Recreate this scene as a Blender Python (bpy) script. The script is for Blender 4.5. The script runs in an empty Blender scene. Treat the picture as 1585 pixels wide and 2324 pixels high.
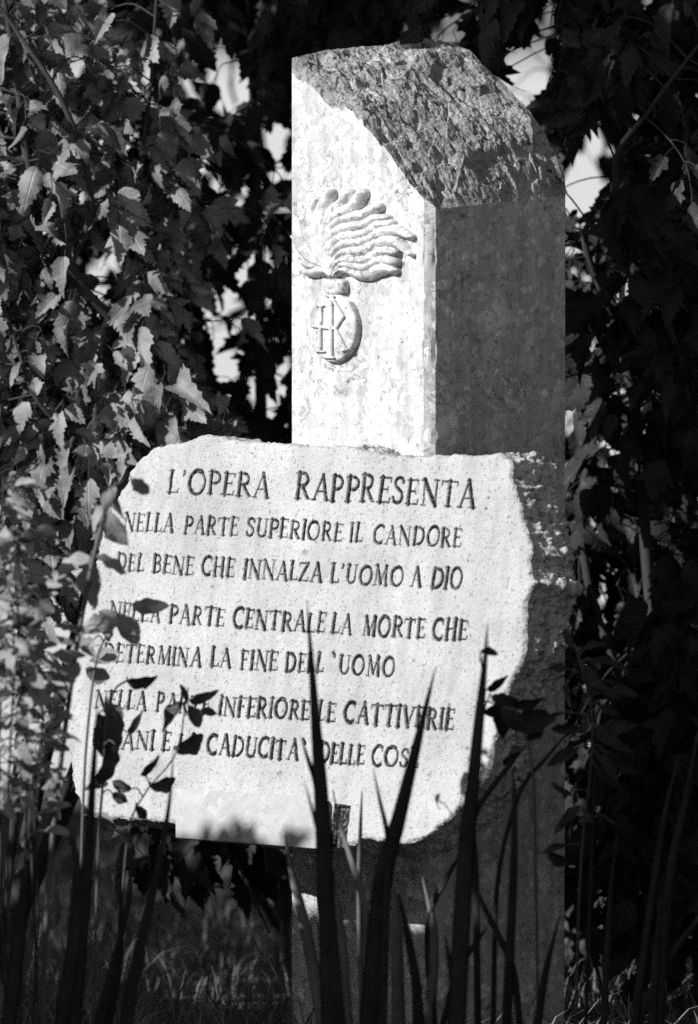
import bpy, math, random
import numpy as np
from mathutils import Vector

# ------------------------------------------------------------------ camera, sky, sun, exposure
sc = bpy.context.scene
COL = sc.collection
EYE = 2.17
DIST = 20.0
FPX = 21200.0                      # focal length in pixels of a 1585 x 2324 frame
PITCH = math.atan(1062.0 / FPX)     # camera looks slightly down
cam_d = bpy.data.cameras.new("camera")
cam = bpy.data.objects.new("camera", cam_d)
COL.objects.link(cam)
cam.location = (0, -DIST, EYE)
cam.rotation_euler = (math.radians(90) - PITCH, 0, 0)
cam_d.sensor_fit = 'VERTICAL'
cam_d.sensor_height = 36.0
cam_d.sensor_width = 36.0
cam_d.lens = 36.0 * FPX / 2324.0
cam_d.clip_start = 0.5
cam_d.clip_end = 3000
cam_d.dof.use_dof = True
cam_d.dof.focus_distance = 20.12
cam_d.dof.aperture_fstop = 2.8
sc.camera = cam

SUN = Vector((-0.78, -0.42, 0.47)).normalized()      # direction towards the sun
sun_el = math.asin(SUN.z)
sun_az = math.atan2(SUN.x, SUN.y)
w = bpy.data.worlds.new("World")
sc.world = w
w.use_nodes = True
wn, wl = w.node_tree.nodes, w.node_tree.links
bg = wn["Background"]
sky = wn.new("ShaderNodeTexSky")
sky.sky_type = 'NISHITA'
sky.sun_disc = False
sky.sun_elevation = sun_el
sky.sun_rotation = sun_az
bw = wn.new("ShaderNodeRGBToBW")                     # a black and white picture: the sky has no hue
wl.new(sky.outputs[0], bw.inputs[0])
wl.new(bw.outputs[0], bg.inputs[0])
bg.inputs[1].default_value = 0.074
sd = bpy.data.lights.new("sun", 'SUN')
sd.energy = 5.0
sd.angle = math.radians(0.5)
sd.color = (1.0, 0.995, 0.99)
so = bpy.data.objects.new("sun", sd)
so.rotation_euler = SUN.to_track_quat('Z', 'Y').to_euler()
so.location = (-6, -4, 6)
COL.objects.link(so)
sc.view_settings.view_transform = 'Standard'
sc.view_settings.look = 'None'
sc.view_settings.exposure = 0.12
sc.view_settings.gamma = 1.0
sc.cycles.max_bounces = 6
sc.cycles.diffuse_bounces = 3
sc.cycles.use_denoising = False      # the photograph is grainy

rng = np.random.default_rng(7)
random.seed(7)

# ------------------------------------------------------------------ helpers
_cp, _sp = math.cos(PITCH), math.sin(PITCH)
def ray(px, py):
    x = (px - 792.5) / FPX
    z = -(py - 1162.0) / FPX
    return np.array([x, _cp + z * _sp, -_sp + z * _cp])
CAM = np.array([0, -DIST, EYE])
def at(px, py, Y):
    d = ray(px, py)
    return CAM + d * ((Y + DIST) / d[1])
def on_plane(px, py, p0, n):
    d = ray(px, py)
    return CAM + d * (np.dot(p0 - CAM, n) / np.dot(d, n))

def mesh_obj(name, verts, faces, mat, parent=None, smooth=True, attrs=None, uv=None, offset=None):
    """verts Nx3; faces: one array (M x k) or a list of arrays."""
    if not isinstance(faces, (list, tuple)): faces = [faces]
    faces = [np.asarray(f, dtype=np.int32) for f in faces if len(f)]
    verts = np.asarray(verts, dtype=np.float64)
    if offset is not None: verts = verts - np.asarray(offset)
    me = bpy.data.meshes.new(name)
    me.vertices.add(len(verts))
    me.vertices.foreach_set("co", verts.astype(np.float32).ravel())
    loops = np.concatenate([f.ravel() for f in faces])
    tot = np.concatenate([np.full(len(f), f.shape[1], np.int32) for f in faces])
    start = np.concatenate([[0], np.cumsum(tot)[:-1]]).astype(np.int32)
    me.loops.add(len(loops))
    me.loops.foreach_set("vertex_index", loops)
    me.polygons.add(len(tot))
    me.polygons.foreach_set("loop_start", start)
    me.polygons.foreach_set("loop_total", tot)
    if smooth:
        me.polygons.foreach_set("use_smooth", np.ones(len(tot), dtype=bool))
    me.update(calc_edges=True)
    if attrs:
        for k, v in attrs.items():
            a = me.attributes.new(k, 'FLOAT', 'POINT')
            a.data.foreach_set("value", np.asarray(v, np.float32))
    if uv is not None:
        l = me.uv_layers.new(name="UVMap")
        l.data.foreach_set("uv", np.asarray(uv, np.float32)[loops].ravel())
    if mat is not None: me.materials.append(mat)
    o = bpy.data.objects.new(name, me)
    COL.objects.link(o)
    if parent is not None: o.parent = parent
    if offset is not None and parent is None: o.location = offset
    return o

def thing(name, label, cat, loc=(0, 0, 0), group=None):
    o = bpy.data.objects.new(name, None)
    o.empty_display_size = 0.1
    COL.objects.link(o)
    o.location = loc
    o['label'] = label; o['category'] = cat; o['kind'] = 'thing'
    if group: o['group'] = group
    return o
def tag(o, label=None, cat=None, group=None, kind=None):
    if label: o['label'] = label
    if cat: o['category'] = cat
    if group: o['group'] = group
    if kind: o['kind'] = kind
    return o

def tube_arrays(pts, radii, k=7):
    pts = np.asarray(pts, float); n = len(pts)
    radii = np.broadcast_to(np.asarray(radii, float), (n,))
    t = np.gradient(pts, axis=0); t /= np.linalg.norm(t, axis=1)[:, None] + 1e-12
    up = np.array([0.3, 0.9, 0.31]); a = np.cross(t[0], up); a /= np.linalg.norm(a)
    V = []
    ang = np.arange(k) / k * 2 * np.pi
    for i in range(n):
        a = a - t[i] * np.dot(a, t[i]); a /= np.linalg.norm(a) + 1e-12
        b = np.cross(t[i], a)
        V.append(pts[i] + radii[i] * (np.cos(ang)[:, None] * a + np.sin(ang)[:, None] * b))
    V = np.concatenate(V)
    i = np.arange(n - 1)[:, None] * k; j = np.arange(k)[None, :]; j2 = (j + 1) % k
    F = np.stack([i + j, i + j2, i + k + j2, i + k + j], -1).reshape(-1, 4)
    return V, F
def join(parts):
    """[(V, F), ...] -> V, F (all quads)"""
    Vs, Fs, o = [], [], 0
    for V, F in parts:
        Vs.append(V); Fs.append(F + o); o += len(V)
    return np.concatenate(Vs), np.concatenate(Fs)
def spline(pts, n):
    """Catmull-Rom through pts"""
    P = np.asarray(pts, float)
    if len(P) == 2: return P[0] + (P[1] - P[0]) * np.linspace(0, 1, n)[:, None]
    E = np.vstack([2 * P[0] - P[1], P, 2 * P[-1] - P[-2]])
    u = np.linspace(0, len(P) - 1 - 1e-9, n); i = u.astype(int); f = (u - i)[:, None]
    p0, p1, p2, p3 = E[i], E[i + 1], E[i + 2], E[i + 3]
    return 0.5 * (2 * p1 + (p2 - p0) * f + (2 * p0 - 5 * p1 + 4 * p2 - p3) * f**2 + (3 * p1 - p0 - 3 * p2 + p3) * f**3)

def vnoise(x, y, seed=0):
    """2-d value noise, numpy, about -1..1"""
    r = np.random.default_rng(seed).random((64, 64)) * 2 - 1
    x = np.asarray(x, float); y = np.asarray(y, float)
    xi = np.floor(x).astype(int); yi = np.floor(y).astype(int)
    fx = x - xi; fy = y - yi
    fx = fx * fx * (3 - 2 * fx); fy = fy * fy * (3 - 2 * fy)
    g = lambda a, b: r[a % 64, b % 64]
    return (g(xi, yi) * (1 - fx) + g(xi + 1, yi) * fx) * (1 - fy) + (g(xi, yi + 1) * (1 - fx) + g(xi + 1, yi + 1) * fx) * fy
def fbm(x, y, octs=4, seed=0, gain=0.5):
    s = 0; a = 1.0; t = 0
    for k in range(octs):
        s = s + a * vnoise(x * 2**k + 17.3 * k, y * 2**k - 9.1 * k, seed + k); t += a; a *= gain
    return s / t
def facets(x, y, seed=0, tilt=1.0):
    """broken stone: every Voronoi cell is its own tilted plane"""
    R = np.random.default_rng(seed); T = R.random((64, 64, 5))
    xi = np.floor(x).astype(int); yi = np.floor(y).astype(int)
    best = np.full(np.shape(x), 9.0); h = np.zeros(np.shape(x))
    for dx in (-1, 0, 1):
        for dy in (-1, 0, 1):
            c = T[(xi + dx) % 64, (yi + dy) % 64]
            ex = x - (xi + dx + c[..., 0]); ey = y - (yi + dy + c[..., 1])
            d = ex * ex + ey * ey
            hh = (c[..., 2] - .5) + tilt * ((c[..., 3] - .5) * ex + (c[..., 4] - .5) * ey) * 2
            m = d < best
            h = np.where(m, hh, h); best = np.where(m, d, best)
    return h

# ------------------------------------------------------------------ materials (all without hue: a black and white photograph)
def new_mat(name):
    m = bpy.data.materials.new(name); m.use_nodes = True
    nt = m.node_tree
    return m, nt.nodes, nt.links, nt.nodes["Principled BSDF"]
def grey(v): return (v, v, v, 1)
def N(nodes, t, **kw):
    n = nodes.new(t)
    for k, v in kw.items(): setattr(n, k, v)
    return n
def mathn(nodes, links, op, a, b=None, clamp=False):
    n = nodes.new("ShaderNodeMath"); n.operation = op; n.use_clamp = clamp
    for i, x in enumerate((a, b)):
        if x is None: continue
        if isinstance(x, (int, float)): n.inputs[i].default_value = x
        else: links.new(x, n.inputs[i])
    return n.outputs[0]
def ramp(nodes, links, src, stops):
    r = nodes.new("ShaderNodeValToRGB")
    while len(r.color_ramp.elements) > 1: r.color_ramp.elements.remove(r.color_ramp.elements[-1])
    r.color_ramp.elements[0].position = stops[0][0]; r.color_ramp.elements[0].color = grey(stops[0][1])
    for p, v in stops[1:]:
        e = r.color_ramp.elements.new(p); e.color = grey(v)
    links.new(src, r.inputs[0])
    return r.outputs[0]

def noise(nodes, links, vec, scale, detail=4, rough=0.6, dist=0.0):
    n = nodes.new("ShaderNodeTexNoise"); n.inputs["Scale"].default_value = scale
    n.inputs["Detail"].default_value = detail; n.inputs["Roughness"].default_value = rough
    n.inputs["Distortion"].default_value = dist
    links.new(vec, n.inputs["Vector"])
    return n.outputs["Fac"]

def stone_mat(name, lo, hi, pit=0.0, patches=0.0, cracks=0.0, streaks=0.0, bump=0.3, ink_shade=False, fine=420.0):
    m, nd, lk, bs = new_mat(name)
    tc = nd.new("ShaderNodeTexCoord").outputs["Object"]
    big = noise(nd, lk, tc, 5, 7, 0.66)
    col = ramp(nd, lk, big, [(0.3, lo), (0.7, hi)])
    col = mathn(nd, lk, 'MULTIPLY', col, 1.0)
    wob = nd.new("ShaderNodeTexNoise"); wob.inputs["Scale"].default_value = 14; wob.inputs["Detail"].default_value = 4
    lk.new(tc, wob.inputs["Vector"])
    mx = nd.new("ShaderNodeMix"); mx.data_type = 'VECTOR'; mx.inputs[0].default_value = 0.035
    lk.new(tc, mx.inputs[4]); lk.new(wob.outputs["Color"], mx.inputs[5])
    wob2 = nd.new("ShaderNodeTexNoise"); wob2.inputs["Scale"].default_value = 55; wob2.inputs["Detail"].default_value = 3
    lk.new(tc, wob2.inputs["Vector"])
    mxb = nd.new("ShaderNodeMix"); mxb.data_type = 'VECTOR'; mxb.inputs[0].default_value = 0.02
    lk.new(mx.outputs[1], mxb.inputs[4]); lk.new(wob2.outputs["Color"], mxb.inputs[5])
    wv = mxb.outputs[1]
    if patches:
        for sc_, sd_ in ((34.0, 0.7), (75.0, 0.9)):
            v = nd.new("ShaderNodeTexVoronoi"); v.inputs["Scale"].default_value = sc_
            lk.new(wv, v.inputs["Vector"])
            s = nd.new("ShaderNodeSeparateColor"); lk.new(v.outputs["Color"], s.inputs[0])
            pv = ramp(nd, lk, s.outputs[0], [(0.0, 1 - patches * sd_ * .45), (0.14, 1.0), (0.80, 1.0), (1.0, 1 + patches * sd_ * 1.1)])
            col = mathn(nd, lk, 'MULTIPLY', col, pv)
    height = None
    if cracks:
        for sc_, wd_, k_ in ((5.0, 0.010, 1.0), (13.0, 0.016, 0.7)):
            nz = noise(nd, lk, tc, sc_, 7, 0.62, 1.6)
            ab = mathn(nd, lk, 'ABSOLUTE', mathn(nd, lk, 'SUBTRACT', nz, 0.5))
            ck = ramp(nd, lk, ab, [(0.0, cracks * k_), (wd_, 0.0)])
            gate = ramp(nd, lk, noise(nd, lk, tc, 8.0, 4), [(0.48, 0.0), (0.62, 1.0)])
            col = mathn(nd, lk, 'MULTIPLY', col, mathn(nd, lk, 'SUBTRACT', 1.0, mathn(nd, lk, 'MULTIPLY', ck, gate)))
        sp_ = ramp(nd, lk, noise(nd, lk, tc, 85.0, 5, 0.7, .4), [(0.30, 1 - cracks), (0.42, 1.0), (0.58, 1.0), (0.68, 1.0 + cracks * .4)])
        col = mathn(nd, lk, 'MULTIPLY', col, sp_)
    if streaks:
        mp = nd.new("ShaderNodeMapping"); mp.inputs["Scale"].default_value = (24, 24, 3.0)
        lk.new(tc, mp.inputs[0])
        st = ramp(nd, lk, noise(nd, lk, mp.outputs[0], 1.0, 4, 0.65), [(0.36, 1 - streaks), (0.56, 1.0)])
        col = mathn(nd, lk, 'MULTIPLY', col, st)
    fn = noise(nd, lk, tc, fine, 5, 0.75)
    if pit:
        p = ramp(nd, lk, fn, [(0.33, 1 - pit), (0.46, 1.0)])
        p2 = ramp(nd, lk, noise(nd, lk, tc, fine * 0.3, 4, 0.7), [(0.33, 1 - pit), (0.43, 1.0)])
        col = mathn(nd, lk, 'MULTIPLY', mathn(nd, lk, 'MULTIPLY', col, p), p2)
    if ink_shade:
        a = nd.new("ShaderNodeAttribute"); a.attribute_name = "ink_shade"
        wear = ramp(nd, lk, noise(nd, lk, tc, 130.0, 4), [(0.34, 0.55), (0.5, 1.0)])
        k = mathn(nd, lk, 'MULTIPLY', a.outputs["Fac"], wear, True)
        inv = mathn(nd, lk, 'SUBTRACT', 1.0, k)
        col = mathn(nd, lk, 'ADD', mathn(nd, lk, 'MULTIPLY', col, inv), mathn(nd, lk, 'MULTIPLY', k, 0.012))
    lk.new(col, bs.inputs["Base Color"])
    bs.inputs["Roughness"].default_value = 0.75
    bs.inputs["Specular IOR Level"].default_value = 0.3
    bp = nd.new("ShaderNodeBump"); bp.inputs["Strength"].default_value = bump; bp.inputs["Distance"].default_value = 0.004
    lk.new(fn, bp.inputs["Height"]); lk.new(bp.outputs[0], bs.inputs["Normal"])
    return m

M_MARBLE = stone_mat("marble", 0.55, 0.69, pit=0.14, patches=0.52, cracks=0.85, streaks=0.25, bump=0.25)
M_BROKEN = stone_mat("broken_marble", 0.26, 0.52, pit=0.9, patches=0.35, cracks=0.85, bump=1.0, fine=120.0)
M_SLAB = stone_mat("travertine", 0.52, 0.74, streaks=0.14, pit=0.6, bump=0.8, ink_shade=True)
M_SLABSIDE = stone_mat("broken_travertine", 0.62, 0.86, pit=0.85, cracks=0.5, bump=0.9, fine=170.0)
M_PLAQUE = stone_mat("plaque_marble", 0.41, 0.50, pit=0.06, patches=0.16, cracks=0.25, bump=0.1)

def leaf_mat(name, lo, hi, rough=0.5, veins=True, trans=0.12, spec=0.35, ribs=False):
    m, nd, lk, bs = new_mat(name)
    uvn = nd.new("ShaderNodeUVMap"); sp = nd.new("ShaderNodeSeparateXYZ"); lk.new(uvn.outputs[0], sp.inputs[0])
    tc = nd.new("ShaderNodeTexCoord").outputs["Object"]
    col = ramp(nd, lk, noise(nd, lk, tc, 11.0, 3), [(0.35, lo), (0.65, hi)])
    ax = mathn(nd, lk, 'ABSOLUTE', sp.outputs[0])
    if veins:
        # side veins run forward from the midrib
        ph = mathn(nd, lk, 'SUBTRACT', sp.outputs[1], mathn(nd, lk, 'MULTIPLY', ax, 0.9))
        fr = mathn(nd, lk, 'FRACT', mathn(nd, lk, 'MULTIPLY', ph, 7.0))
        tri = mathn(nd, lk, 'ABSOLUTE', mathn(nd, lk, 'SUBTRACT', fr, 0.5))
        vs = ramp(nd, lk, tri, [(0.0, 1.0), (0.09, 0.0)])
        mid = ramp(nd, lk, ax, [(0.0, 1.0), (0.03, 0.0)])
        v = mathn(nd, lk, 'MAXIMUM', vs, mid)
        col = mathn(nd, lk, 'MULTIPLY', col, mathn(nd, lk, 'ADD', mathn(nd, lk, 'MULTIPLY', v, 0.45), 1.0))
        bp = nd.new("ShaderNodeBump"); bp.inputs["Strength"].default_value = 0.6; bp.inputs["Distance"].default_value = 0.003
        bp.invert = True
        lk.new(mathn(nd, lk, 'ADD', v, mathn(nd, lk, 'MULTIPLY', noise(nd, lk, tc, 160.0, 2), 0.8)), bp.inputs["Height"]); lk.new(bp.outputs[0], bs.inputs["Normal"])
    lk.new(col, bs.inputs["Base Color"])
    bs.inputs["Roughness"].default_value = rough
    bs.inputs["Specular IOR Level"].default_value = spec
    if ribs:
        st_ = mathn(nd, lk, 'SINE', mathn(nd, lk, 'MULTIPLY', sp.outputs[0], 95.0))
        col = mathn(nd, lk, 'MULTIPLY', col, mathn(nd, lk, 'ADD', mathn(nd, lk, 'MULTIPLY', st_, 0.22), 1.0))
        tipd = ramp(nd, lk, mathn(nd, lk, 'SUBTRACT', 1.0, mathn(nd, lk, 'ADD', sp.outputs[1], mathn(nd, lk, 'MULTIPLY', noise(nd, lk, tc, 30.0, 3), 0.12))), [(0.86, 1.0), (0.95, 2.4)])
        col = mathn(nd, lk, 'MULTIPLY', col, tipd)
        lk.new(col, bs.inputs["Base Color"])
        bp = nd.new("ShaderNodeBump"); bp.inputs["Strength"].default_value = 0.5; bp.inputs["Distance"].default_value = 0.002
        lk.new(st_, bp.inputs["Height"]); lk.new(bp.outputs[0], bs.inputs["Normal"])
    if trans:
        out = nd["Material Output"]
        tr = nd.new("ShaderNodeBsdfTranslucent"); lk.new(col, tr.inputs[0])
        ms = nd.new("ShaderNodeMixShader"); ms.inputs[0].default_value = trans
        lk.new(bs.outputs[0], ms.inputs[1]); lk.new(tr.outputs[0], ms.inputs[2]); lk.new(ms.outputs[0], out.inputs[0])
    return m
M_LEAF_LIT = leaf_mat("sunlit_shrub_leaf", 0.09, 0.36, spec=0.2, rough=0.6)  # sunlit copy of the leaf, light put into its paler colour
M_LEAF_SHADE = leaf_mat("shaded_shrub_leaf", 0.025, 0.05, trans=0.04, spec=0.2)  # shaded copy of the same leaf, shade put into its colour
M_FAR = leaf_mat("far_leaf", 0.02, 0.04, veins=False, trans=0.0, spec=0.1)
M_WEED = leaf_mat("weed_leaf", 0.24, 0.42, veins=True)
M_OVAL = leaf_mat("oval_leaf", 0.05, 0.11)
M_BLADE = leaf_mat("blade_leaf", 0.03, 0.055, rough=0.5, veins=False, trans=0.05, spec=0.2, ribs=True)
M_DRY = leaf_mat("dry_grass", 0.16, 0.26, rough=0.7, veins=False, trans=0.1, spec=0.2)

def bark_mat(name, lo, hi):
    m, nd, lk, bs = new_mat(name)
    tc = nd.new("ShaderNodeTexCoord").outputs["Object"]
    mp = nd.new("ShaderNodeMapping"); mp.inputs["Scale"].default_value = (60, 60, 12); lk.new(tc, mp.inputs[0])
    f = noise(nd, lk, mp.outputs[0], 1.0, 5, 0.7)
    lk.new(ramp(nd, lk, f, [(0.3, lo), (0.7, hi)]), bs.inputs["Base Color"])
    bs.inputs["Roughness"].default_value = 0.9
    bp = nd.new("ShaderNodeBump"); bp.inputs["Strength"].default_value = 0.7; bp.inputs["Distance"].default_value = 0.004
    lk.new(f, bp.inputs["Height"]); lk.new(bp.outputs[0], bs.inputs["Normal"])
    return m
M_BARK = bark_mat("bark", 0.03, 0.06)
M_SPRIG = bark_mat("green_stalk", 0.10, 0.18)
M_STALK = bark_mat("pale_stalk", 0.28, 0.42)

def ground_mat(name, lo, hi, scale):
    m, nd, lk, bs = new_mat(name)
    tc = nd.new("ShaderNodeTexCoord").outputs["Object"]
    mp = nd.new("ShaderNodeMapping"); mp.inputs["Rotation"].default_value = (0, 0, .5); mp.inputs["Scale"].default_value = (1, 2.5, 1); lk.new(tc, mp.inputs[0])
    f = noise(nd, lk, mp.outputs[0], scale, 6, 0.7, 0.6)
    lk.new(ramp(nd, lk, f, [(0.3, lo), (0.7, hi)]), bs.inputs["Base Color"])
    bs.inputs["Roughness"].default_value = 0.95
    bp = nd.new("ShaderNodeBump"); bp.inputs["Strength"].default_value = 0.8; bp.inputs["Distance"].default_value = 0.03
    lk.new(f, bp.inputs["Height"]); lk.new(bp.outputs[0], bs.inputs["Normal"])
    return m
M_GROUND = ground_mat("soil_and_litter", 0.05, 0.13, 12.0)
M_FIELD = ground_mat("pale_gravel", 0.7, 0.82, 3.0)

# ------------------------------------------------------------------ the ground
def ground_sheet():
    xs = np.concatenate([[-1500, -400, -100, -40, -20], np.linspace(-12, 12, 97), [20, 40, 100, 400, 1500]])
    ys = np.concatenate([[-300, -100, -40], np.linspace(-22, 26, 145), [40, 80, 200, 600, 2000]])
    X, Y = np.meshgrid(xs, ys)
    Z = 0.025 * fbm(X * 1.3, Y * 1.3, 3, 5) - 0.012
    near = np.exp(-((X - .1)**2 + (Y - .2)**2) / 2.0)
    Z = Z * (1 - near) - .004
    Z[(np.abs(X) > 13) | (Y > 27) | (Y < -23)] = -0.004
    V = np.stack([X, Y, Z], -1).reshape(-1, 3)
    nx = len(xs); i = np.arange(len(ys) - 1)[:, None] * nx + np.arange(nx - 1)[None]
    F = np.stack([i, i + 1, i + nx + 1, i + nx], -1).reshape(-1, 4)
    return V, F
V, F = ground_sheet()
tag(mesh_obj("ground", V, F, M_GROUND), kind='structure')
V = np.array([[-900, 6.1, .03], [900, 6.1, .03], [900, 1500, .03], [-900, 1500, .03]], float)
tag(mesh_obj("gravel_field", V, np.array([[0, 1, 2, 3]]), M_FIELD), kind='structure')

# ------------------------------------------------------------------ the stone pillar
S = 0.438
CH = 0.018
C0 = np.array([0.173, 0.0])
A = np.array([-0.70711, 0.70711])      # along the front face, to the left
B = np.array([0.70711, 0.70711])       # along the right face, to the back
NF = np.array([-0.70711, -0.70711, 0.0])   # front face normal
def rowz(row, y=0.0):
    return at(792.5, row, y)[2]
pillar = thing("stone_pillar", "tall square marble pillar with a broken sloping top and a carved flaming grenade", "pillar", (0.173, 0.3, 0))
POFF = np.array([0.173, 0.3, 0.0])
fw = np.array([0, .10, .2, .32, .44, .56, .68, .79, .9, .99, 1.0]); fr = np.array([160, 182, 208, 240, 258, 290, 335, 380, 430, 470, 474])
bwx = np.array([0, .21, .30, .38, .52, .7, .82, .92, 1.0]); br = np.array([98, 99, 112, 150, 190, 250, 305, 370, 449])
def top_row(wf, vf):
    f = np.interp(wf, fw, fr); b = np.interp(wf, bwx, br)
    vv = np.clip(vf, 0, 1) ** (0.25 + 0.75 * np.clip(wf * 1.6, 0, 1))
    r = f * (1 - vv) + b * vv
    return r
def top_z(wf, vf):
    """wf 0 at the left wall .. 1 at the right face, vf 0 front .. 1 back"""
    row = top_row(wf, vf)
    z = 1.84 + (450 - row) / 1060.0
    x, y = wf * S, vf * S
    edge = np.minimum(np.minimum(wf, 1 - wf), np.minimum(vf, 1 - vf))
    k = np.clip(edge / 0.05, np.where(vf < .06, 0.6, 0.25), 1)
    z = z + k * (0.015 * facets(x * 8 + 3, y * 7 + 1, 3, 1.0) + 0.007 * facets(x * 34, y * 28, 4, 1.0) + 0.0016 * facets(x * 95, y * 95, 5, 1.0)
                 + 0.016 * fbm(x * 16, y * 16, 6, 9, .55) + 0.0022 * fbm(x * 130, y * 130, 3, 12) - .022 * np.clip(fbm(x * 42, y * 36, 3, 15) - .18, 0, 1))
    return z
def plan(wf, vf):
    p = C0 + A * S * (1 - wf)[..., None] + B * S * vf[..., None]
    return p
n = 300
g = np.linspace(0, 1, n)
Wf, Vf = np.meshgrid(g, g, indexing='ij')
c = CH / S
# chamfered plan: pull the corner points of the grid onto the chamfer
Wc, Vc = Wf.copy(), Vf.copy()
for sw in (0, 1):
    for sv in (0, 1):
        a = np.abs(Wf - sw); b = np.abs(Vf - sv)
        d = np.clip((c - (a + b)) / 2, 0, None)
        Wc += d * (1 if sw == 0 else -1); Vc += d * (1 if sv == 0 else -1)
Z = top_z(Wc, Vc)
P2 = plan(Wc, Vc)
V = np.concatenate([P2, Z[..., None]], -1).reshape(-1, 3)
i = np.arange(n - 1)[:, None] * n + np.arange(n - 1)[None]
F = np.stack([i, i + n, i + n + 1, i + 1], -1).reshape(-1, 4)
mesh_obj("broken_top", V - POFF, F[:, ::-1], M_BROKEN, pillar, smooth=False)
# shaft: perimeter of the same grid carried down to the ground
per = [(k, 0) for k in range(n)] + [(n - 1, k) for k in range(1, n)] + [(k, n - 1) for k in range(n - 2, -1, -1)] + [(0, k) for k in range(n - 2, 0, -1)]
per = np.array(per); m_ = len(per)
top = np.concatenate([P2[per[:, 0], per[:, 1]], Z[per[:, 0], per[:, 1]][:, None]], -1)
lv = [top]
ctr2 = plan(np.array(.5), np.array(.5))
pw, pv = Wc[per[:, 0], per[:, 1]], Vc[per[:, 0], per[:, 1]]
ew_, ev_ = np.minimum(pw, 1 - pw) * S, np.minimum(pv, 1 - pv) * S
dc = np.minimum(np.abs(ew_ + ev_ - 0.0) * 0 + np.maximum(ew_, ev_), 9)      # distance along the wall from the sharp corner
edge_d = np.minimum(np.abs(dc - CH), np.where((ew_ > 1e-6) & (ev_ > 1e-6), np.minimum(ew_, ev_), 9))
fall = np.clip(1 - edge_d / .007, 0, 1)
cid = (pw > .5) * 2.0 + (pv > .5) * 1.0
for z in np.linspace(1.80, -0.1, 160):
    q = top.copy(); q[:, 2] = np.minimum(z, top[:, 2] - .0004 * (1.81 - z))
    ch_ = np.clip(fbm(np.full(m_, z * 34), cid * 3.7 + dc * 40, 4, 131) - .16, 0, 1) * .013 * fall + .0012 * fbm(np.full(m_, z * 5), cid * 2, 2, 135) * fall
    din = ctr2 - q[:, :2]; din /= np.linalg.norm(din, axis=1)[:, None]
    q[:, :2] += din * ch_[:, None]
    lv.append(q)
V = np.concatenate(lv); k = np.arange(m_); k2 = (k + 1) % m_
F = np.concatenate([np.stack([r * m_ + k, r * m_ + k2, (r + 1) * m_ + k2, (r + 1) * m_ + k], -1) for r in range(len(lv) - 1)])
mesh_obj("shaft", V - POFF, F[:, ::-1], M_MARBLE, pillar, smooth=False)

def box_arrays(o, ax, ay, az):
    """o corner, three edge vectors"""
    o = np.asarray(o, float)
    V = np.array([o + i * np.asarray(ax) + j * np.asarray(ay) + k * np.asarray(az) for k in (0, 1) for j in (0, 1) for i in (0, 1)])
    F = np.array([[0, 2, 3, 1], [4, 5, 7, 6], [0, 1, 5, 4], [2, 6, 7, 3], [0, 4, 6, 2], [1, 3, 7, 5]])
    return V, F
def bevel(o, wd, seg=2):
    md = o.modifiers.new("bevel", 'BEVEL'); md.width = wd; md.segments = seg; md.limit_method = 'ANGLE'
    return o
A3 = np.array([A[0], A[1], 0.0])

# ---- relief emblem on the front face: heights over a pixel grid laid on the face plane
PF0 = np.array([C0[0], C0[1], 1.6])
def face_pt(px, py, h):
    p = on_plane(px, py, PF0, NF)
    return p + NF * h
gx0, gx1, gy0, gy1, gs = 640, 950, 420, 835, 1.1
gx = np.arange(gx0, gx1, gs); gy = np.arange(gy0, gy1, gs)
GX, GY = np.meshgrid(gx, gy)
D_ = np.stack([(GX - 792.5) / FPX, _cp - (GY - 1162) / FPX * _sp, -_sp - (GY - 1162) / FPX * _cp], -1)
RH = 0.017        # the outline is laid out at the height of the carving's surface
FP = CAM + D_ * (np.dot(PF0 + NF * RH - CAM, NF) / (D_ @ NF))[..., None] - NF * RH
def seg_dist(X, Y, pts):
    """distance to a polyline and the parameter 0..1 along it"""
    best = np.full(X.shape, 1e9); par = np.zeros(X.shape)
    pts = np.asarray(pts, float); L = np.concatenate([[0], np.cumsum(np.hypot(*np.diff(pts, axis=0).T))])
    for i in range(len(pts) - 1):
        a, b = pts[i], pts[i + 1]; d = b - a; l2 = d @ d + 1e-9
        t = np.clip(((X - a[0]) * d[0] + (Y - a[1]) * d[1]) / l2, 0, 1)
        q = np.hypot(X - a[0] - t * d[0], Y - a[1] - t * d[1])
        m = q < best
        best = np.where(m, q, best); par = np.where(m, (L[i] + t * (L[i + 1] - L[i])) / L[-1], par)
    return best, par
def relief(name, H, mat, parent):
    keep = (H[:-1, :-1] > 0) | (H[1:, :-1] > 0) | (H[:-1, 1:] > 0) | (H[1:, 1:] > 0)
    ny, nx = H.shape
    idx = np.arange(ny * nx).reshape(ny, nx)
    F = np.stack([idx[:-1, :-1], idx[1:, :-1], idx[1:, 1:], idx[:-1, 1:]], -1)[keep]
    V = (FP + NF * np.where(H > 0, H, -0.002)[..., None]).reshape(-1, 3)
    used = np.unique(F); rm = np.full(len(V), -1); rm[used] = np.arange(len(used))
    return mesh_obj(name, V[used] - POFF, rm[F], mat, parent, smooth=False)
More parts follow.
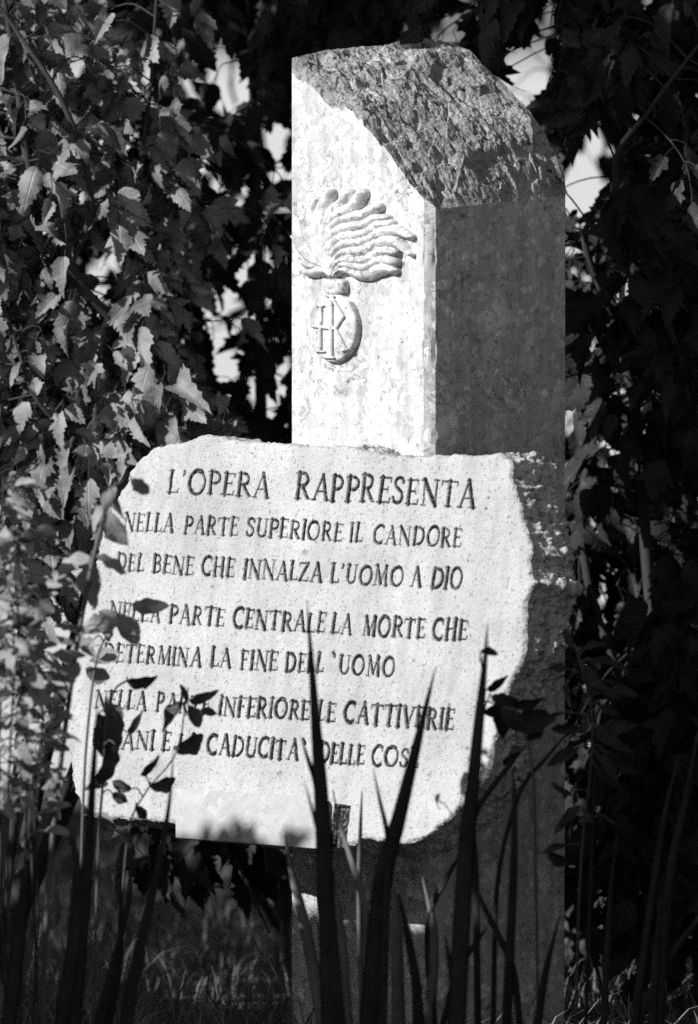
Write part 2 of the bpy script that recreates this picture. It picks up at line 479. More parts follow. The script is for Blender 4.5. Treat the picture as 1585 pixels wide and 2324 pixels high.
# locks of the flame (image shape of the carving), root near (762, 632)
Z2 = lambda x, y: (700 + x / 3.774) * 0.9078
Y2 = lambda x, y: (420 + y / 3.774) * 0.9078
def zp(pts): return [(Z2(x, y), Y2(x, y)) for x, y in pts]
locks = [
    (zp([(470, 1040), (440, 980), (350, 965), (270, 985), (190, 960), (165, 935)]), 17, 7),
    (zp([(470, 1030), (430, 960), (350, 930), (270, 925), (200, 890), (160, 850)]), 14, 6),
    (zp([(475, 1030), (410, 930), (310, 880), (230, 830), (170, 760), (140, 700), (100, 640)]), 17, 4),
    (zp([(475, 1020), (420, 900), (330, 800), (260, 700), (215, 600), (195, 500)]), 18, 9),
    (zp([(478, 1020), (425, 870), (350, 740), (300, 610), (275, 480), (285, 400), (330, 300)]), 18, 9),
    (zp([(480, 1010), (430, 850), (380, 700), (345, 560), (345, 450), (370, 350), (395, 280)]), 15, 8),
    (zp([(482, 1010), (435, 820), (400, 670), (385, 530), (390, 420), (420, 320), (450, 235)]), 17, 12),
    (zp([(485, 1010), (430, 800), (400, 640), (430, 500), (490, 390), (570, 320), (640, 240)]), 17, 12),
    (zp([(488, 1010), (430, 790), (410, 620), (450, 500), (540, 430), (650, 390), (715, 310), (760, 240)]), 19, 15),
    (zp([(490, 1010), (440, 780), (440, 620), (520, 510), (640, 470), (770, 450), (850, 400), (920, 370)]), 19, 13),
    (zp([(492, 1010), (450, 800), (460, 660), (560, 570), (690, 550), (820, 530), (900, 480), (1010, 470)]), 19, 9),
    (zp([(494, 1010), (470, 830), (480, 720), (580, 650), (700, 640), (830, 610), (930, 540), (1040, 525)]), 19, 13),
    (zp([(496, 1010), (490, 850), (520, 760), (620, 710), (740, 700), (870, 660), (980, 600), (1110, 595), (1240, 650)]), 20, 9),
    (zp([(500, 1012), (505, 890), (560, 810), (660, 790), (780, 780), (900, 720), (1010, 690), (1120, 720), (1240, 815)]), 21, 7),
    (zp([(502, 1015), (520, 920), (590, 870), (690, 870), (800, 870), (900, 810), (1000, 780), (1100, 800)]), 18, 8),
    (zp([(505, 1018), (540, 950), (610, 910), (700, 930), (800, 935), (900, 890), (1000, 870), (1080, 890)]), 18, 13),
    (zp([(508, 1020), (560, 970), (640, 965), (730, 1005), (830, 1010), (930, 960), (1020, 950), (1085, 970)]), 19, 10),
]
H = np.zeros_like(GX)
for pts, w0, w1 in locks:
    P = spline(pts, 26); P[:, 0] = 765 + (P[:, 0] - 765) * .955
    d, t = seg_dist(GX, GY, P)
    wd = np.interp(t, [0, .12, .35, .8, 1.0], [3.2, 5.5, w0 * .68, w0 * .78, w1 * .8])
    q = np.clip(1 - (d / wd)**2, 0, None)
    h = np.where(d < wd, 0.007 + 0.016 * (.5 * np.sqrt(q) + .5 * (1 - np.clip(d / wd, 0, 1)**1.5)) + .0025 * np.sin(t * 9 + w0), 0)
    H = np.maximum(H, h)
H += np.where(H > 0, 0.0012 * fbm(GX / 6, GY / 6, 3, 21), 0)
Hflame = H
cx, cy, rr = 752.0, 743.0, 78.5
R = np.hypot((GX - cx) / (0.707), GY - cy) + 1.0 * fbm(GX / 9, GY / 9, 2, 30)
Hd = np.where(R < rr, 0.016 + 0.003 * np.sqrt(np.clip(1 - (R / rr)**2, 0, 1)) - 0.004 * np.clip((R - rr + 5) / 5, 0, 1)**2, 0)
emblem = relief("emblem", Hd, M_MARBLE, pillar)
relief("flame", Hflame, M_MARBLE, emblem)
# collar between flame and disc
cxx, cyy = Z2(505, 0), Y2(0, 1118)
qx = np.abs(GX - cxx) / 23.0; qy = np.abs(GY - cyy) / 18.0
q = qx**3 + qy**3
relief("collar", np.where(q < 1, 0.014 + 0.012 * np.sqrt(np.clip(1 - q, 0, 1)), 0), M_MARBLE, emblem)
# raised monogram on the disc
Hm = np.zeros_like(GX)
def stroke(pts, wd):
    global Hm
    d, t = seg_dist(GX, GY, zp(pts))
    Hm = np.maximum(Hm, np.where(d < wd, 0.0255 - 0.003 * (d / wd)**2, 0))
stroke([(400, 1300), (392, 1725)], 3.6)
stroke([(360, 1300), (425, 1300)], 2.4); stroke([(350, 1728), (430, 1732)], 2.4)
stroke([(500, 1215), (497, 1785)], 3.8)
stroke([(450, 1205), (520, 1212)], 2.6); stroke([(430, 1785), (520, 1790)], 2.6)
stroke([(325, 1490), (400, 1500), (540, 1512)], 4.0)
stroke([(505, 1225), (612, 1400), (540, 1515), (635, 1715)], 3.6)
stroke([(605, 1722), (650, 1712)], 3.0)
relief("monogram", Hm, M_MARBLE, emblem)

# ------------------------------------------------------------------ the inscribed slab
TH = math.radians(43); RC = math.radians(10)
NH = np.array([-math.sin(TH), -math.cos(TH), 0])
SN = NH * math.cos(RC) + np.array([0, 0, math.sin(RC)])
SR = np.array([math.cos(TH), -math.sin(TH), 0])
SU = np.cross(SN, SR); SU = SU if SU[2] > 0 else -SU
SQ = np.array([C0[0], C0[1], 0]) + np.array([NF[0], NF[1], 0]) * 0.215 + np.array([0, 0, .9])
def slab_uv(px, py):
    p = on_plane(px, py, SQ, SN) - SQ
    return np.array([p @ SR, p @ SU])
def slab_pt(u, v, h=0.0):
    u = np.asarray(u)[..., None]; v = np.asarray(v)[..., None]
    return SQ + u * SR + v * SU + np.asarray(h)[..., None] * SN
OUT = [(182, 1826), (163, 1783), (155, 1686), (151, 1640), (157, 1568), (168, 1488), (178, 1440), (188, 1388), (203, 1318), (219, 1267), (227, 1212),
       (240, 1170), (268, 1120), (288, 1090), (295, 1068), (306, 1050), (326, 1034), (354, 1012), (376, 1009), (419, 1002), (449, 990), (466, 985), (496, 989), (516, 995),
       (562, 1002), (628, 1006), (662, 1009), (690, 1014), (740, 1012), (780, 1009), (809, 1021), (864, 1029), (907, 1035), (949, 1035), (987, 1031), (1010, 1033), (1025, 1030),
       (1080, 1032), (1131, 1028), (1155, 1044), (1161, 1061), (1159, 1086), (1169, 1116), (1182, 1150), (1184, 1180), (1199, 1217), (1206, 1240), (1201, 1277), (1205, 1305),
       (1215, 1321), (1202, 1341), (1194, 1365), (1192, 1411), (1193, 1450), (1188, 1483), (1179, 1509), (1164, 1535), (1156, 1561), (1143, 1587), (1135, 1620), (1130, 1657), (1117, 1692),
       (1111, 1756), (1077, 1792), (1049, 1833), (1002, 1871), (972, 1899), (933, 1914), (890, 1918), (866, 1908), (820, 1903), (792, 1922), (740, 1924), (600, 1912), (440, 1886), (400, 1868), (330, 1862), (260, 1858), (216, 1856)]
OUV = np.array([slab_uv(x, y) for x, y in OUT])
# resample the outline densely with small chips
def resample(P, step):
    Q = np.vstack([P, P[:1]]); L = np.concatenate([[0], np.cumsum(np.hypot(*np.diff(Q, axis=0).T))])
    s = np.arange(0, L[-1], step)
    return np.stack([np.interp(s, L, Q[:, 0]), np.interp(s, L, Q[:, 1])], -1), s
OD, OS = resample(OUV, 0.0022)
tng = np.roll(OD, -1, 0) - np.roll(OD, 1, 0); tng /= np.linalg.norm(tng, axis=1)[:, None]
onrm = np.stack([-tng[:, 1], tng[:, 0]], -1)      # outline is clockwise: this points outwards
cen = OD.mean(0)
if ((OD - cen) * onrm).sum() < 0: onrm = -onrm
chip = 0.0035 * fbm(OS * 60, OS * 0 + 3, 4, 41) + 0.0015 * facets(OS * 90, OS * 0 + .5, 43, 1)
OD = OD + onrm * chip[:, None]
st = 0.00125
umin, vmin = OD.min(0) - .004; umax, vmax = OD.max(0) + .004
us = np.arange(umin, umax, st); vs = np.arange(vmin, vmax, st)
U, Vg = np.meshgrid(us, vs)
# inside test by scanlines
inside = np.zeros(U.shape, bool)
Pn = np.roll(OD, -1, 0)
for r, v in enumerate(vs):
    m = (OD[:, 1] > v) != (Pn[:, 1] > v)
    xs = OD[m, 0] + (v - OD[m, 1]) / (Pn[m, 1] - OD[m, 1]) * (Pn[m, 0] - OD[m, 0])
    xs = np.sort(xs)
    cnt = np.searchsorted(xs, us)
    inside[r] = cnt % 2 == 1
# distance to the outline (only needed near it): brute force on a coarse band
ed = np.full(U.shape, 0.05)
for k in range(0, len(OD)):
    p = OD[k]
    a0 = max(0, int((p[0] - umin) / st) - 16); a1 = a0 + 33; b0 = max(0, int((p[1] - vmin) / st) - 16); b1 = b0 + 33
    ed[b0:b1, a0:a1] = np.minimum(ed[b0:b1, a0:a1], np.hypot(U[b0:b1, a0:a1] - p[0], Vg[b0:b1, a0:a1] - p[1]))
Hs = 0.0011 * fbm(U * 45, Vg * 45, 4, 51) + 0.0005 * fbm(U * 240, Vg * 240, 2, 55)
_pg = np.clip(fbm(U * 9, Vg * 9, 3, 57) + .25, 0, 1)
Hs -= 0.0030 * _pg * np.clip(fbm(U * 260, Vg * 260, 2, 58) - .22, 0, 1) + 0.0016 * fbm(U * 13, Vg * 13, 3, 59)
ew = 0.009 + 0.007 * fbm(U * 25, Vg * 25, 3, 61)
k = np.clip(1 - ed / ew, 0, 1)
Hs -= 0.010 * k**1.5 * (0.6 + 0.5 * facets(U * 70, Vg * 70, 63, 1.2))
# a few pock marks on the face
INK_SHADE = np.zeros(U.shape)
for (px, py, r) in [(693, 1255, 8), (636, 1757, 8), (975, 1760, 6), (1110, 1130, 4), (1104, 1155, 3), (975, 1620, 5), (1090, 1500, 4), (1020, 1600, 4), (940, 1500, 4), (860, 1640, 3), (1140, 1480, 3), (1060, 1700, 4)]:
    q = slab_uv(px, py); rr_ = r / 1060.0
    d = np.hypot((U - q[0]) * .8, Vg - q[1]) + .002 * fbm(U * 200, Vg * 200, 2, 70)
    kk = np.clip(1 - d / rr_, 0, 1); Hs -= 0.004 * np.sqrt(kk); INK_SHADE = np.maximum(INK_SHADE, .35 * np.clip(kk * 3, 0, 1))

# ---- lettering: roman capitals with serifs, cut as V grooves
TK, TN = 0.165, 0.085
def arc(cx, cy, rx, ry, a0, a1, n=18):
    a = np.radians(np.linspace(a0, a1, n)); return [(cx + rx * math.cos(t), cy + ry * math.sin(t)) for t in a]
def sf(x, y, l=.13): return ([(x - l, y), (x + l, y)], .07)
GL = {}
def G(ch, wd, *st_): GL[ch] = (wd, st_)
def L_(x0, y0, x1, y1, w_): return ([(x0, y0), (x1, y1)], w_)
G('L', .56, L_(.14, 0, .14, 1, TK), sf(.14, 1), L_(.02, .03, .54, .03, .08), L_(.53, .03, .55, .2, .07))
G('I', .28, L_(.14, 0, .14, 1, TK), sf(.14, 1), sf(.14, 0))
G('E', .60, L_(.14, 0, .14, 1, TK), L_(.02, .97, .54, .97, .08), L_(.02, .03, .56, .03, .08), L_(.14, .53, .44, .53, .08), L_(.54, .97, .54, .82, .07), L_(.56, .03, .58, .2, .07), L_(.44, .44, .44, .62, .06))
G('F', .56, L_(.14, 0, .14, 1, TK), L_(.02, .97, .54, .97, .08), sf(.14, 0), L_(.14, .52, .42, .52, .08), L_(.54, .97, .54, .82, .07), L_(.42, .43, .42, .61, .06))
G('T', .74, L_(.37, 0, .37, 1, TK), L_(.03, .97, .71, .97, .085), sf(.37, 0), L_(.03, .97, .02, .8, .07), L_(.71, .97, .72, .8, .07))
G('H', .80, L_(.15, 0, .15, 1, TK), L_(.65, 0, .65, 1, TK), L_(.15, .52, .65, .52, .08), sf(.15, 0), sf(.15, 1), sf(.65, 0), sf(.65, 1))
G('N', .84, L_(.14, 0, .14, .98, TN), L_(.12, 1, .70, .0, TK), L_(.70, 0, .70, 1, TN), sf(.14, 0, .11), sf(.70, 1, .11), L_(.0, .98, .16, .98, .07))
G('M', .98, L_(.16, 0, .2, 1, TN), L_(.2, 1, .49, .08, TK), L_(.49, .08, .78, 1, TN), L_(.78, 1, .84, 0, TK), sf(.15, 0, .11), sf(.84, 0, .12), L_(.08, .98, .2, .98, .07), L_(.78, .98, .9, .98, .07))
G('A', .80, L_(.12, 0, .40, 1, TN), L_(.40, 1, .68, 0, TK), L_(.22, .34, .58, .34, .075), sf(.11, 0, .1), sf(.69, 0, .11))
G('V', .78, L_(.12, 1, .39, 0, TK), L_(.39, 0, .66, 1, TN), sf(.12, 1, .11), sf(.67, 1, .1))
G('Z', .68, L_(.06, .97, .62, .97, .08), L_(.60, .97, .08, .03, TK), L_(.06, .03, .64, .03, .08), L_(.06, .97, .05, .8, .07), L_(.64, .03, .65, .2, .07))
G('O', .90, (arc(.45, .5, .36, .5, 60, 240), TK), (arc(.45, .5, .36, .5, 240, 420), .125))
G('C', .74, (arc(.43, .5, .36, .5, 60, 300), TK * .95), L_(.61, .93, .66, .74, .07), L_(.61, .07, .67, .22, .06))
G('D', .82, L_(.14, 0, .14, 1, TK), L_(.02, .97, .36, .97, .075), L_(.02, .03, .36, .03, .075), (arc(.34, .5, .38, .47, -90, 90), .145))
G('P', .62, L_(.14, 0, .14, 1, TK), L_(.02, .97, .30, .97, .075), sf(.14, 0), (arc(.30, .72, .24, .25, -90, 90), .13), L_(.14, .47, .30, .47, .07))
G('R', .72, L_(.14, 0, .14, 1, TK), L_(.02, .97, .30, .97, .075), sf(.14, 0), (arc(.30, .73, .23, .24, -90, 90), .13), L_(.14, .49, .30, .49, .07), L_(.30, .49, .60, .03, .14), L_(.58, .03, .70, .01, .07))
G('B', .66, L_(.14, 0, .14, 1, TK), L_(.02, .97, .30, .97, .075), L_(.02, .03, .32, .03, .075), (arc(.30, .75, .20, .22, -90, 90), .12), (arc(.31, .28, .25, .26, -90, 90), .13), L_(.14, .53, .30, .53, .07))
G('S', .58, ([(.49, .80), (.44, .93), (.30, .98), (.16, .92), (.10, .78), (.16, .64), (.32, .53), (.45, .42), (.50, .26), (.43, .09), (.28, .02), (.13, .07), (.07, .22)], .125), L_(.49, .80, .50, .95, .06), L_(.07, .22, .06, .05, .06))
G('U', .80, L_(.16, .35, .16, 1, TK), ([(.16, .36), (.19, .17), (.29, .05), (.42, .02), (.55, .07), (.63, .2), (.65, .36)], .12), L_(.65, .35, .65, 1, TN), sf(.16, 1), sf(.65, 1, .1))
G("'", .26, ([(.14, 1.02), (.16, .93), (.10, .82)], .12))
G("`", .26, ([(.08, 1.04), (.15, .93), (.17, .84)], .12))
def z3(x, y): return (136.2 + x * .7446, 953.2 + y * .7446)
def z4(x, y): return (136.2 + x * .7446, 1497.9 + y * .7446)
# words: text, left end and right end of the base line (image points), cap height (image)
LINES = [
    [("L'OPERA", (378, 1117.5), (611, 1129), 52), ("RAPPRESENTA", (668, 1132.5), (1078, 1151), 59)],
    [("NELLA", (278, 1204), (394, 1209), 39), ("PARTE", (415, 1211), (540, 1216), 40), ("SUPERIORE", (557, 1217), (776, 1228), 41), ("IL", (791, 1229), (823, 1230), 41), ("CANDORE", (845, 1233), (1047, 1241), 42)],
    [("DEL", z3(170, 458), z3(255, 462), 38), ("BENE", z3(280, 465), z3(405, 473), 40), ("CHE", z3(428, 473), z3(531, 480), 41), ("INNALZA", z3(556, 483), z3(798, 493), 42), ("L'UOMO", z3(822, 496), z3(1046, 507), 43), ("A", z3(1066, 508), z3(1102, 510), 44), ("DIO", z3(1128, 512), z3(1226, 517), 46)],
    [("NELLA", z3(148, 608), z3(306, 617), 38), ("PARTE", z3(330, 618), z3(500, 630), 40), ("CENTRALE", z3(524, 631), z3(808, 649), 43), ("LA", z3(824, 649), z3(890, 654), 43), ("MORTE", z3(918, 655), z3(1112, 666), 44), ("CHE", z3(1133, 667), z3(1239, 672), 46)],
    [("DETERMINA", z3(128, 734), z3(430, 751), 39), ("LA", z3(456, 752), z3(520, 756), 42), ("FINE", z3(547, 758), z3(662, 764), 42), ("DELL", z3(684, 765), z3(802, 770), 43), ("`", z3(818, 772), z3(838, 773), 46), ("UOMO", z3(846, 775), z3(1020, 783), 43)],
    [("NELLA", z4(104, 145), z4(263, 153), 40), ("PARTE", z4(290, 155), z4(456, 165), 41), ("INFERIORE", z4(480, 167), z4(760, 183), 43), ("LE", z4(782, 185), z4(838, 188), 43), ("CATTIVERIE", z4(862, 191), z4(1200, 213), 46)],
    [("UMANI", z4(92, 265), z4(286, 275), 41), ("E", z4(308, 277), z4(336, 278), 41), ("LA", z4(358, 281), z4(418, 285), 42), ("CADUCITA", z4(445, 287), z4(726, 305), 44), ("`", z4(730, 306), z4(748, 307), 46), ("DELLE", z4(786, 312), z4(926, 320), 44), ("COSE", z4(945, 322), z4(1092, 329), 44)],
]
LINE_ID = np.zeros(U.shape, np.int8)
wob_u = 0.0009 * fbm(U * 170, Vg * 170, 2, 81); wob_v = 0.0009 * fbm(U * 170, Vg * 170, 2, 83)
for li, line in enumerate(LINES):
    for text, pl, pr, cap in line:
        a = slab_uv(*pl); b = slab_uv(*pr)
        up_ = slab_uv(pl[0], pl[1] - cap)
        hgt = (up_ - a)[1]
        du = b - a; wlen = np.linalg.norm(du); e1 = du / wlen; e2 = np.array([0.0, 1.0])
        nat = sum(GL[ch][0] for ch in text) + 0.07 * (len(text) - 1)
        sx = wlen / nat
        x = 0.0
        for ch in text:
            gw, strokes = GL[ch]
            jig = 1 + random.uniform(-.05, .05); dy = random.uniform(-.03, .03); ln_ = random.uniform(-.03, .03); jx = random.uniform(.94, 1.04)
            for pts, wd in strokes:
                P = np.array([a + e1 * (x + p[0] * jx + ln_ * p[1]) * sx + e2 * (p[1] * jig + dy) * hgt for p in pts])
                ww = wd * hgt * random.uniform(.9, 1.12) * (1.30 + .2 * li / 6 if li else 1.2)
                lo = P.min(0) - ww - .004; hi = P.max(0) + ww + .004
                a0, b0 = max(0, int((lo[0] - umin) / st)), max(0, int((lo[1] - vmin) / st))
                a1, b1 = int((hi[0] - umin) / st) + 1, int((hi[1] - vmin) / st) + 1
                sl = (slice(b0, b1), slice(a0, a1))
                d, _t = seg_dist(U[sl] + wob_u[sl], Vg[sl] + wob_v[sl], P)
                k = np.clip((ww / 2 - d) / 0.0040, 0, 1)
                dep = np.where(d < ww / 2, 0.0012 + 0.0065 * k, 0)
                Hs[sl] = np.minimum(Hs[sl], -dep + 0.0004)
                INK_SHADE[sl] = np.maximum(INK_SHADE[sl], np.clip((ww / 2 - d - 0.0002) / 0.0014, 0, 1))
                LINE_ID[sl] = np.where(d < ww / 2, li + 1, LINE_ID[sl])
            x += gw + .07
# notch beside the marble plate, its shade painted in as dark colour
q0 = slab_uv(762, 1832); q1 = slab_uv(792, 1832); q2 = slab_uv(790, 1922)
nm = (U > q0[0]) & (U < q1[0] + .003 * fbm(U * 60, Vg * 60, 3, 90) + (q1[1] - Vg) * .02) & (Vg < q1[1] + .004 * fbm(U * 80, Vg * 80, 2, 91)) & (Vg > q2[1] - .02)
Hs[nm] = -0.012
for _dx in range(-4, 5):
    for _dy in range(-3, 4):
        INK_SHADE[np.roll(np.roll(nm, _dx, 1), _dy, 0)] = 1.0
idx = np.arange(U.size).reshape(U.shape)
fin = inside[:-1, :-1] & inside[1:, :-1] & inside[1:, 1:] & inside[:-1, 1:]
FQ = np.stack([idx[:-1, :-1], idx[:-1, 1:], idx[1:, 1:], idx[1:, :-1]], -1)[fin]
LF = np.max(np.stack([LINE_ID[:-1, :-1], LINE_ID[1:, :-1], LINE_ID[1:, 1:], LINE_ID[:-1, 1:]]), 0)[fin]
# snap the rim of the grid to the outline
used = np.zeros(U.size, bool); used[FQ.ravel()] = True
usedg = used.reshape(U.shape)
cnt = np.zeros(U.size, int); np.add.at(cnt, FQ.ravel(), 1)
rim = np.where(used & (cnt < 4))[0]
Uf, Vf_ = U.ravel().copy(), Vg.ravel().copy()
for k0 in range(0, len(rim), 500):
    r = rim[k0:k0 + 500]
    d = (Uf[r][:, None] - OD[None, :, 0])**2 + (Vf_[r][:, None] - OD[None, :, 1])**2
    j = d.argmin(1); Uf[r] = OD[j, 0]; Vf_[r] = OD[j, 1]
HsR = Hs.ravel(); HsR[rim] = -0.008
slab = thing("inscribed_slab", "pale rough edged stone slab with a carved Italian inscription leaning on the pillar", "stone slab", tuple(SQ + SU * -.45))
SOFF = SQ + SU * -.45
VS = slab_pt(Uf, Vf_, HsR)
def submesh(F):
    u = np.unique(F); rm = np.full(len(VS), -1); rm[u] = np.arange(len(u)); return u, rm[F]
u_, f_ = submesh(FQ[LF == 0])
mesh_obj("slab_face", VS[u_] - SOFF, f_, M_SLAB, slab, smooth=True, attrs={'ink_shade': INK_SHADE.ravel()[u_]})
for li in range(1, 8):
    u_, f_ = submesh(FQ[LF == li])
    mesh_obj("inscription_line", VS[u_] - SOFF, f_, M_SLAB, slab, smooth=True, attrs={'ink_shade': INK_SHADE.ravel()[u_]})
# broken sides and the back
rings = []
nr = 26; TKN = 0.125
al = OS * 1.0
arm = np.clip((OD[:, 0] - OUV[:, 0].min()) / np.ptp(OUV[:, 0]), 0, 1)
for r in range(nr):
    f = r / (nr - 1)
    dep = -0.008 - f * TKN * np.interp(OD[:, 1], [OUV[:, 1].min(), OUV[:, 1].max()], [.8, 1.08])
    bul = 0.012 * math.sin(min(1, f * 1.15) * math.pi) * np.ones(len(OD))
    rough = (0.008 * facets(al * 16, np.full_like(al, f * 2.2 + .3), 101, 1.0) + 0.008 * facets(al * 42, np.full_like(al, f * 6.0), 103, 1.0) + 0.005 * facets(al * 100, np.full_like(al, f * 15.0), 107, 1.0)
             + .009 * fbm(al * 70, np.full_like(al, f * 10), 4, 105))
    k = min(1.0, f * 3)
    off = (.8 * rough + .002) * k - .004 * min(1.0, f * 8) + .021 * f - 0.012 * max(0, f - .8) / .2
    # top and bottom edges stay flatter than the right one
    P = OD + onrm * (off * np.where(onrm[:, 0] > .2, 1.0, .45))[:, None]
    rings.append(slab_pt(P[:, 0], P[:, 1], dep + 0.003 * fbm(al * 70, np.full_like(al, f * 9), 3, 111) * k))
m_ = len(OD)
V = np.concatenate(rings + [slab_pt(np.array([cen[0]]), np.array([cen[1]]), np.array([-TKN - .012]))])
k = np.arange(m_); k2 = (k + 1) % m_
F = np.concatenate([np.stack([r * m_ + k, (r + 1) * m_ + k, (r + 1) * m_ + k2, r * m_ + k2], -1) for r in range(nr - 1)])
T = np.stack([(nr - 1) * m_ + k2, (nr - 1) * m_ + k, np.full(m_, nr * m_)], -1)
mesh_obj("broken_side", V - SOFF, [F, T], M_SLABSIDE, slab, smooth=False)

# marble plate set against the slab's lower edge
pc = [slab_uv(424, 1793), slab_uv(748, 1815), slab_uv(748, 1931), slab_uv(424, 1906)]
POFF2 = slab_pt(*(np.array(pc).mean(0)))
V = np.concatenate([slab_pt(np.array([p[0] for p in pc]), np.array([p[1] for p in pc]), np.full(4, h)) for h in (0.004, 0.036)])
F = np.array([[0, 1, 2, 3][::-1], [4, 5, 6, 7], [0, 1, 5, 4], [1, 2, 6, 5], [2, 3, 7, 6], [3, 0, 4, 7]])
plate = mesh_obj("marble_plate", V, F[:, ::-1], M_PLAQUE, None, smooth=False, offset=POFF2)
bevel(plate, .0025)
tag(plate, "small smooth blank marble plate fixed across the bottom of the inscribed slab", "plate", kind='thing')

# ------------------------------------------------------------------ leaves
HALF = np.array([(0.03, 0.0), (0.17, 0.05), (0.30, 0.18), (0.31, 0.26), (0.40, 0.32), (0.38, 0.38), (0.45, 0.52), (0.33, 0.50), (0.25, 0.49), (0.29, 0.60), (0.21, 0.62), (0.23, 0.73), (0.13, 0.76), (0.13, 0.87), (0.05, 0.92), (0.0, 1.0)])
RIB = np.array([0, .04, .12, .18, .24, .30, .36, .42, .47, .54, .60, .67, .74, .82, .90, 1.0])
HALF2 = np.array([(0.03, 0), (0.12, .05), (.20, .14), (.20, .2), (.26, .28), (.25, .34), (.28, .44), (.25, .48), (.26, .56), (.21, .60), (.22, .69), (.16, .72), (.15, .81), (.09, .84), (.05, .93), (0, 1)])
t_ = np.linspace(0, 1, 12)
OV = np.stack([0.33 * np.sin(np.pi * t_**0.85)**0.7 + .0, t_], -1); OV[0] = (.01, 0); OV[-1] = (0, 1)
NAR = OV.copy(); NAR[:, 0] *= .55
def leaf_variant(half, rib, seed, fold, droop, curl, cols=5):
    R = np.random.default_rng(seed)
    n = len(half); rows = []
    fr = (-1, -.5, 0, .5, 1) if cols == 5 else (-1, 0, 1)
    wl_, wr_ = 1 + .12 * R.standard_normal(), 1 + .12 * R.standard_normal()
    tw = R.uniform(-.9, .9); jit = 1 + .10 * R.standard_normal(len(half))
    V = []; UVs = []
    for i in range(n):
        for f in fr:
            a = abs(f); w_ = half[i, 0] * jit[i] * (wl_ if f < 0 else wr_)
            x = math.copysign(w_ * a, f) if f else 0.0
            y = rib[i] * (1 - a) + half[i, 1] * a
            z = fold * abs(x) + curl * x * x * 2.2 + 0.03 * math.sin(x * 16 + y * 11 + seed) * a
            z += -droop * y * y + tw * x * (y - .3)
            V.append((x, y, z)); UVs.append((x, y))
    c = len(fr)
    F = [(i * c + j, i * c + j + 1, (i + 1) * c + j + 1, (i + 1) * c + j) for i in range(n - 1) for j in range(c - 1)]
    return np.array(V), np.array(F), np.array(UVs)
LOB = [leaf_variant(HALF if s % 3 else HALF2, RIB, s, f, d, c_) for s, (f, d, c_) in enumerate([(.7, .1, .1), (.05, .8, -.7), (.4, .7, .8), (.6, -.25, -.2), (.25, .3, -.3), (.4, .15, .3), (.1, .5, -.6), (.55, .35, .2), (.2, -.1, -.5), (.35, .6, .4), (-.15, .3, .3), (.3, .2, -.2)])]
LOBL = [leaf_variant(HALF if s % 2 else HALF2, RIB, 40 + s, f, d, 0, 3) for s, (f, d) in enumerate([(.3, .3), (.5, .1), (.1, .5), (-.2, .3)])]
OVAL = [leaf_variant(OV, t_, 20 + s, f, d, c_) for s, (f, d, c_) in enumerate([(.18, .3, .2), (.3, .1, .2), (.1, .5, -.3), (.2, -.15, .3)])]
NARV = [leaf_variant(NAR, t_, 30 + s, f, d, c_) for s, (f, d, c_) in enumerate([(.3, .3, .2), (.6, .1, .2), (.2, .7, -.3)])]
def unit(v): return v / (np.linalg.norm(v, axis=-1, keepdims=True) + 1e-9)
def place_leaves(variants, pos, dirs, nrm, size, R, wscale=.85):
    """arrays of leaf bases, tip directions, face normals, lengths -> V, F, UV"""
    y = unit(dirs); x = unit(np.cross(y, nrm)); z = np.cross(x, y)
    pick = R.integers(0, len(variants), len(pos))
    Vs, Fs, Us, o = [], [], [], 0
    for k, (v, f, uv) in enumerate(variants):
        m = pick == k; cnt = m.sum()
        if not cnt: continue
        P = pos[m][:, None] + size[m][:, None, None] * (v[None, :, 0:1] * (x * wscale)[m][:, None] + v[None, :, 1:2] * y[m][:, None] + v[None, :, 2:3] * z[m][:, None])
        Vs.append(P.reshape(-1, 3)); Fs.append((f[None] + (np.arange(cnt) * len(v))[:, None, None]).reshape(-1, 4) + o); Us.append(np.tile(uv, (cnt, 1)))
        o += cnt * len(v)
    return np.concatenate(Vs), np.concatenate(Fs), np.concatenate(Us)

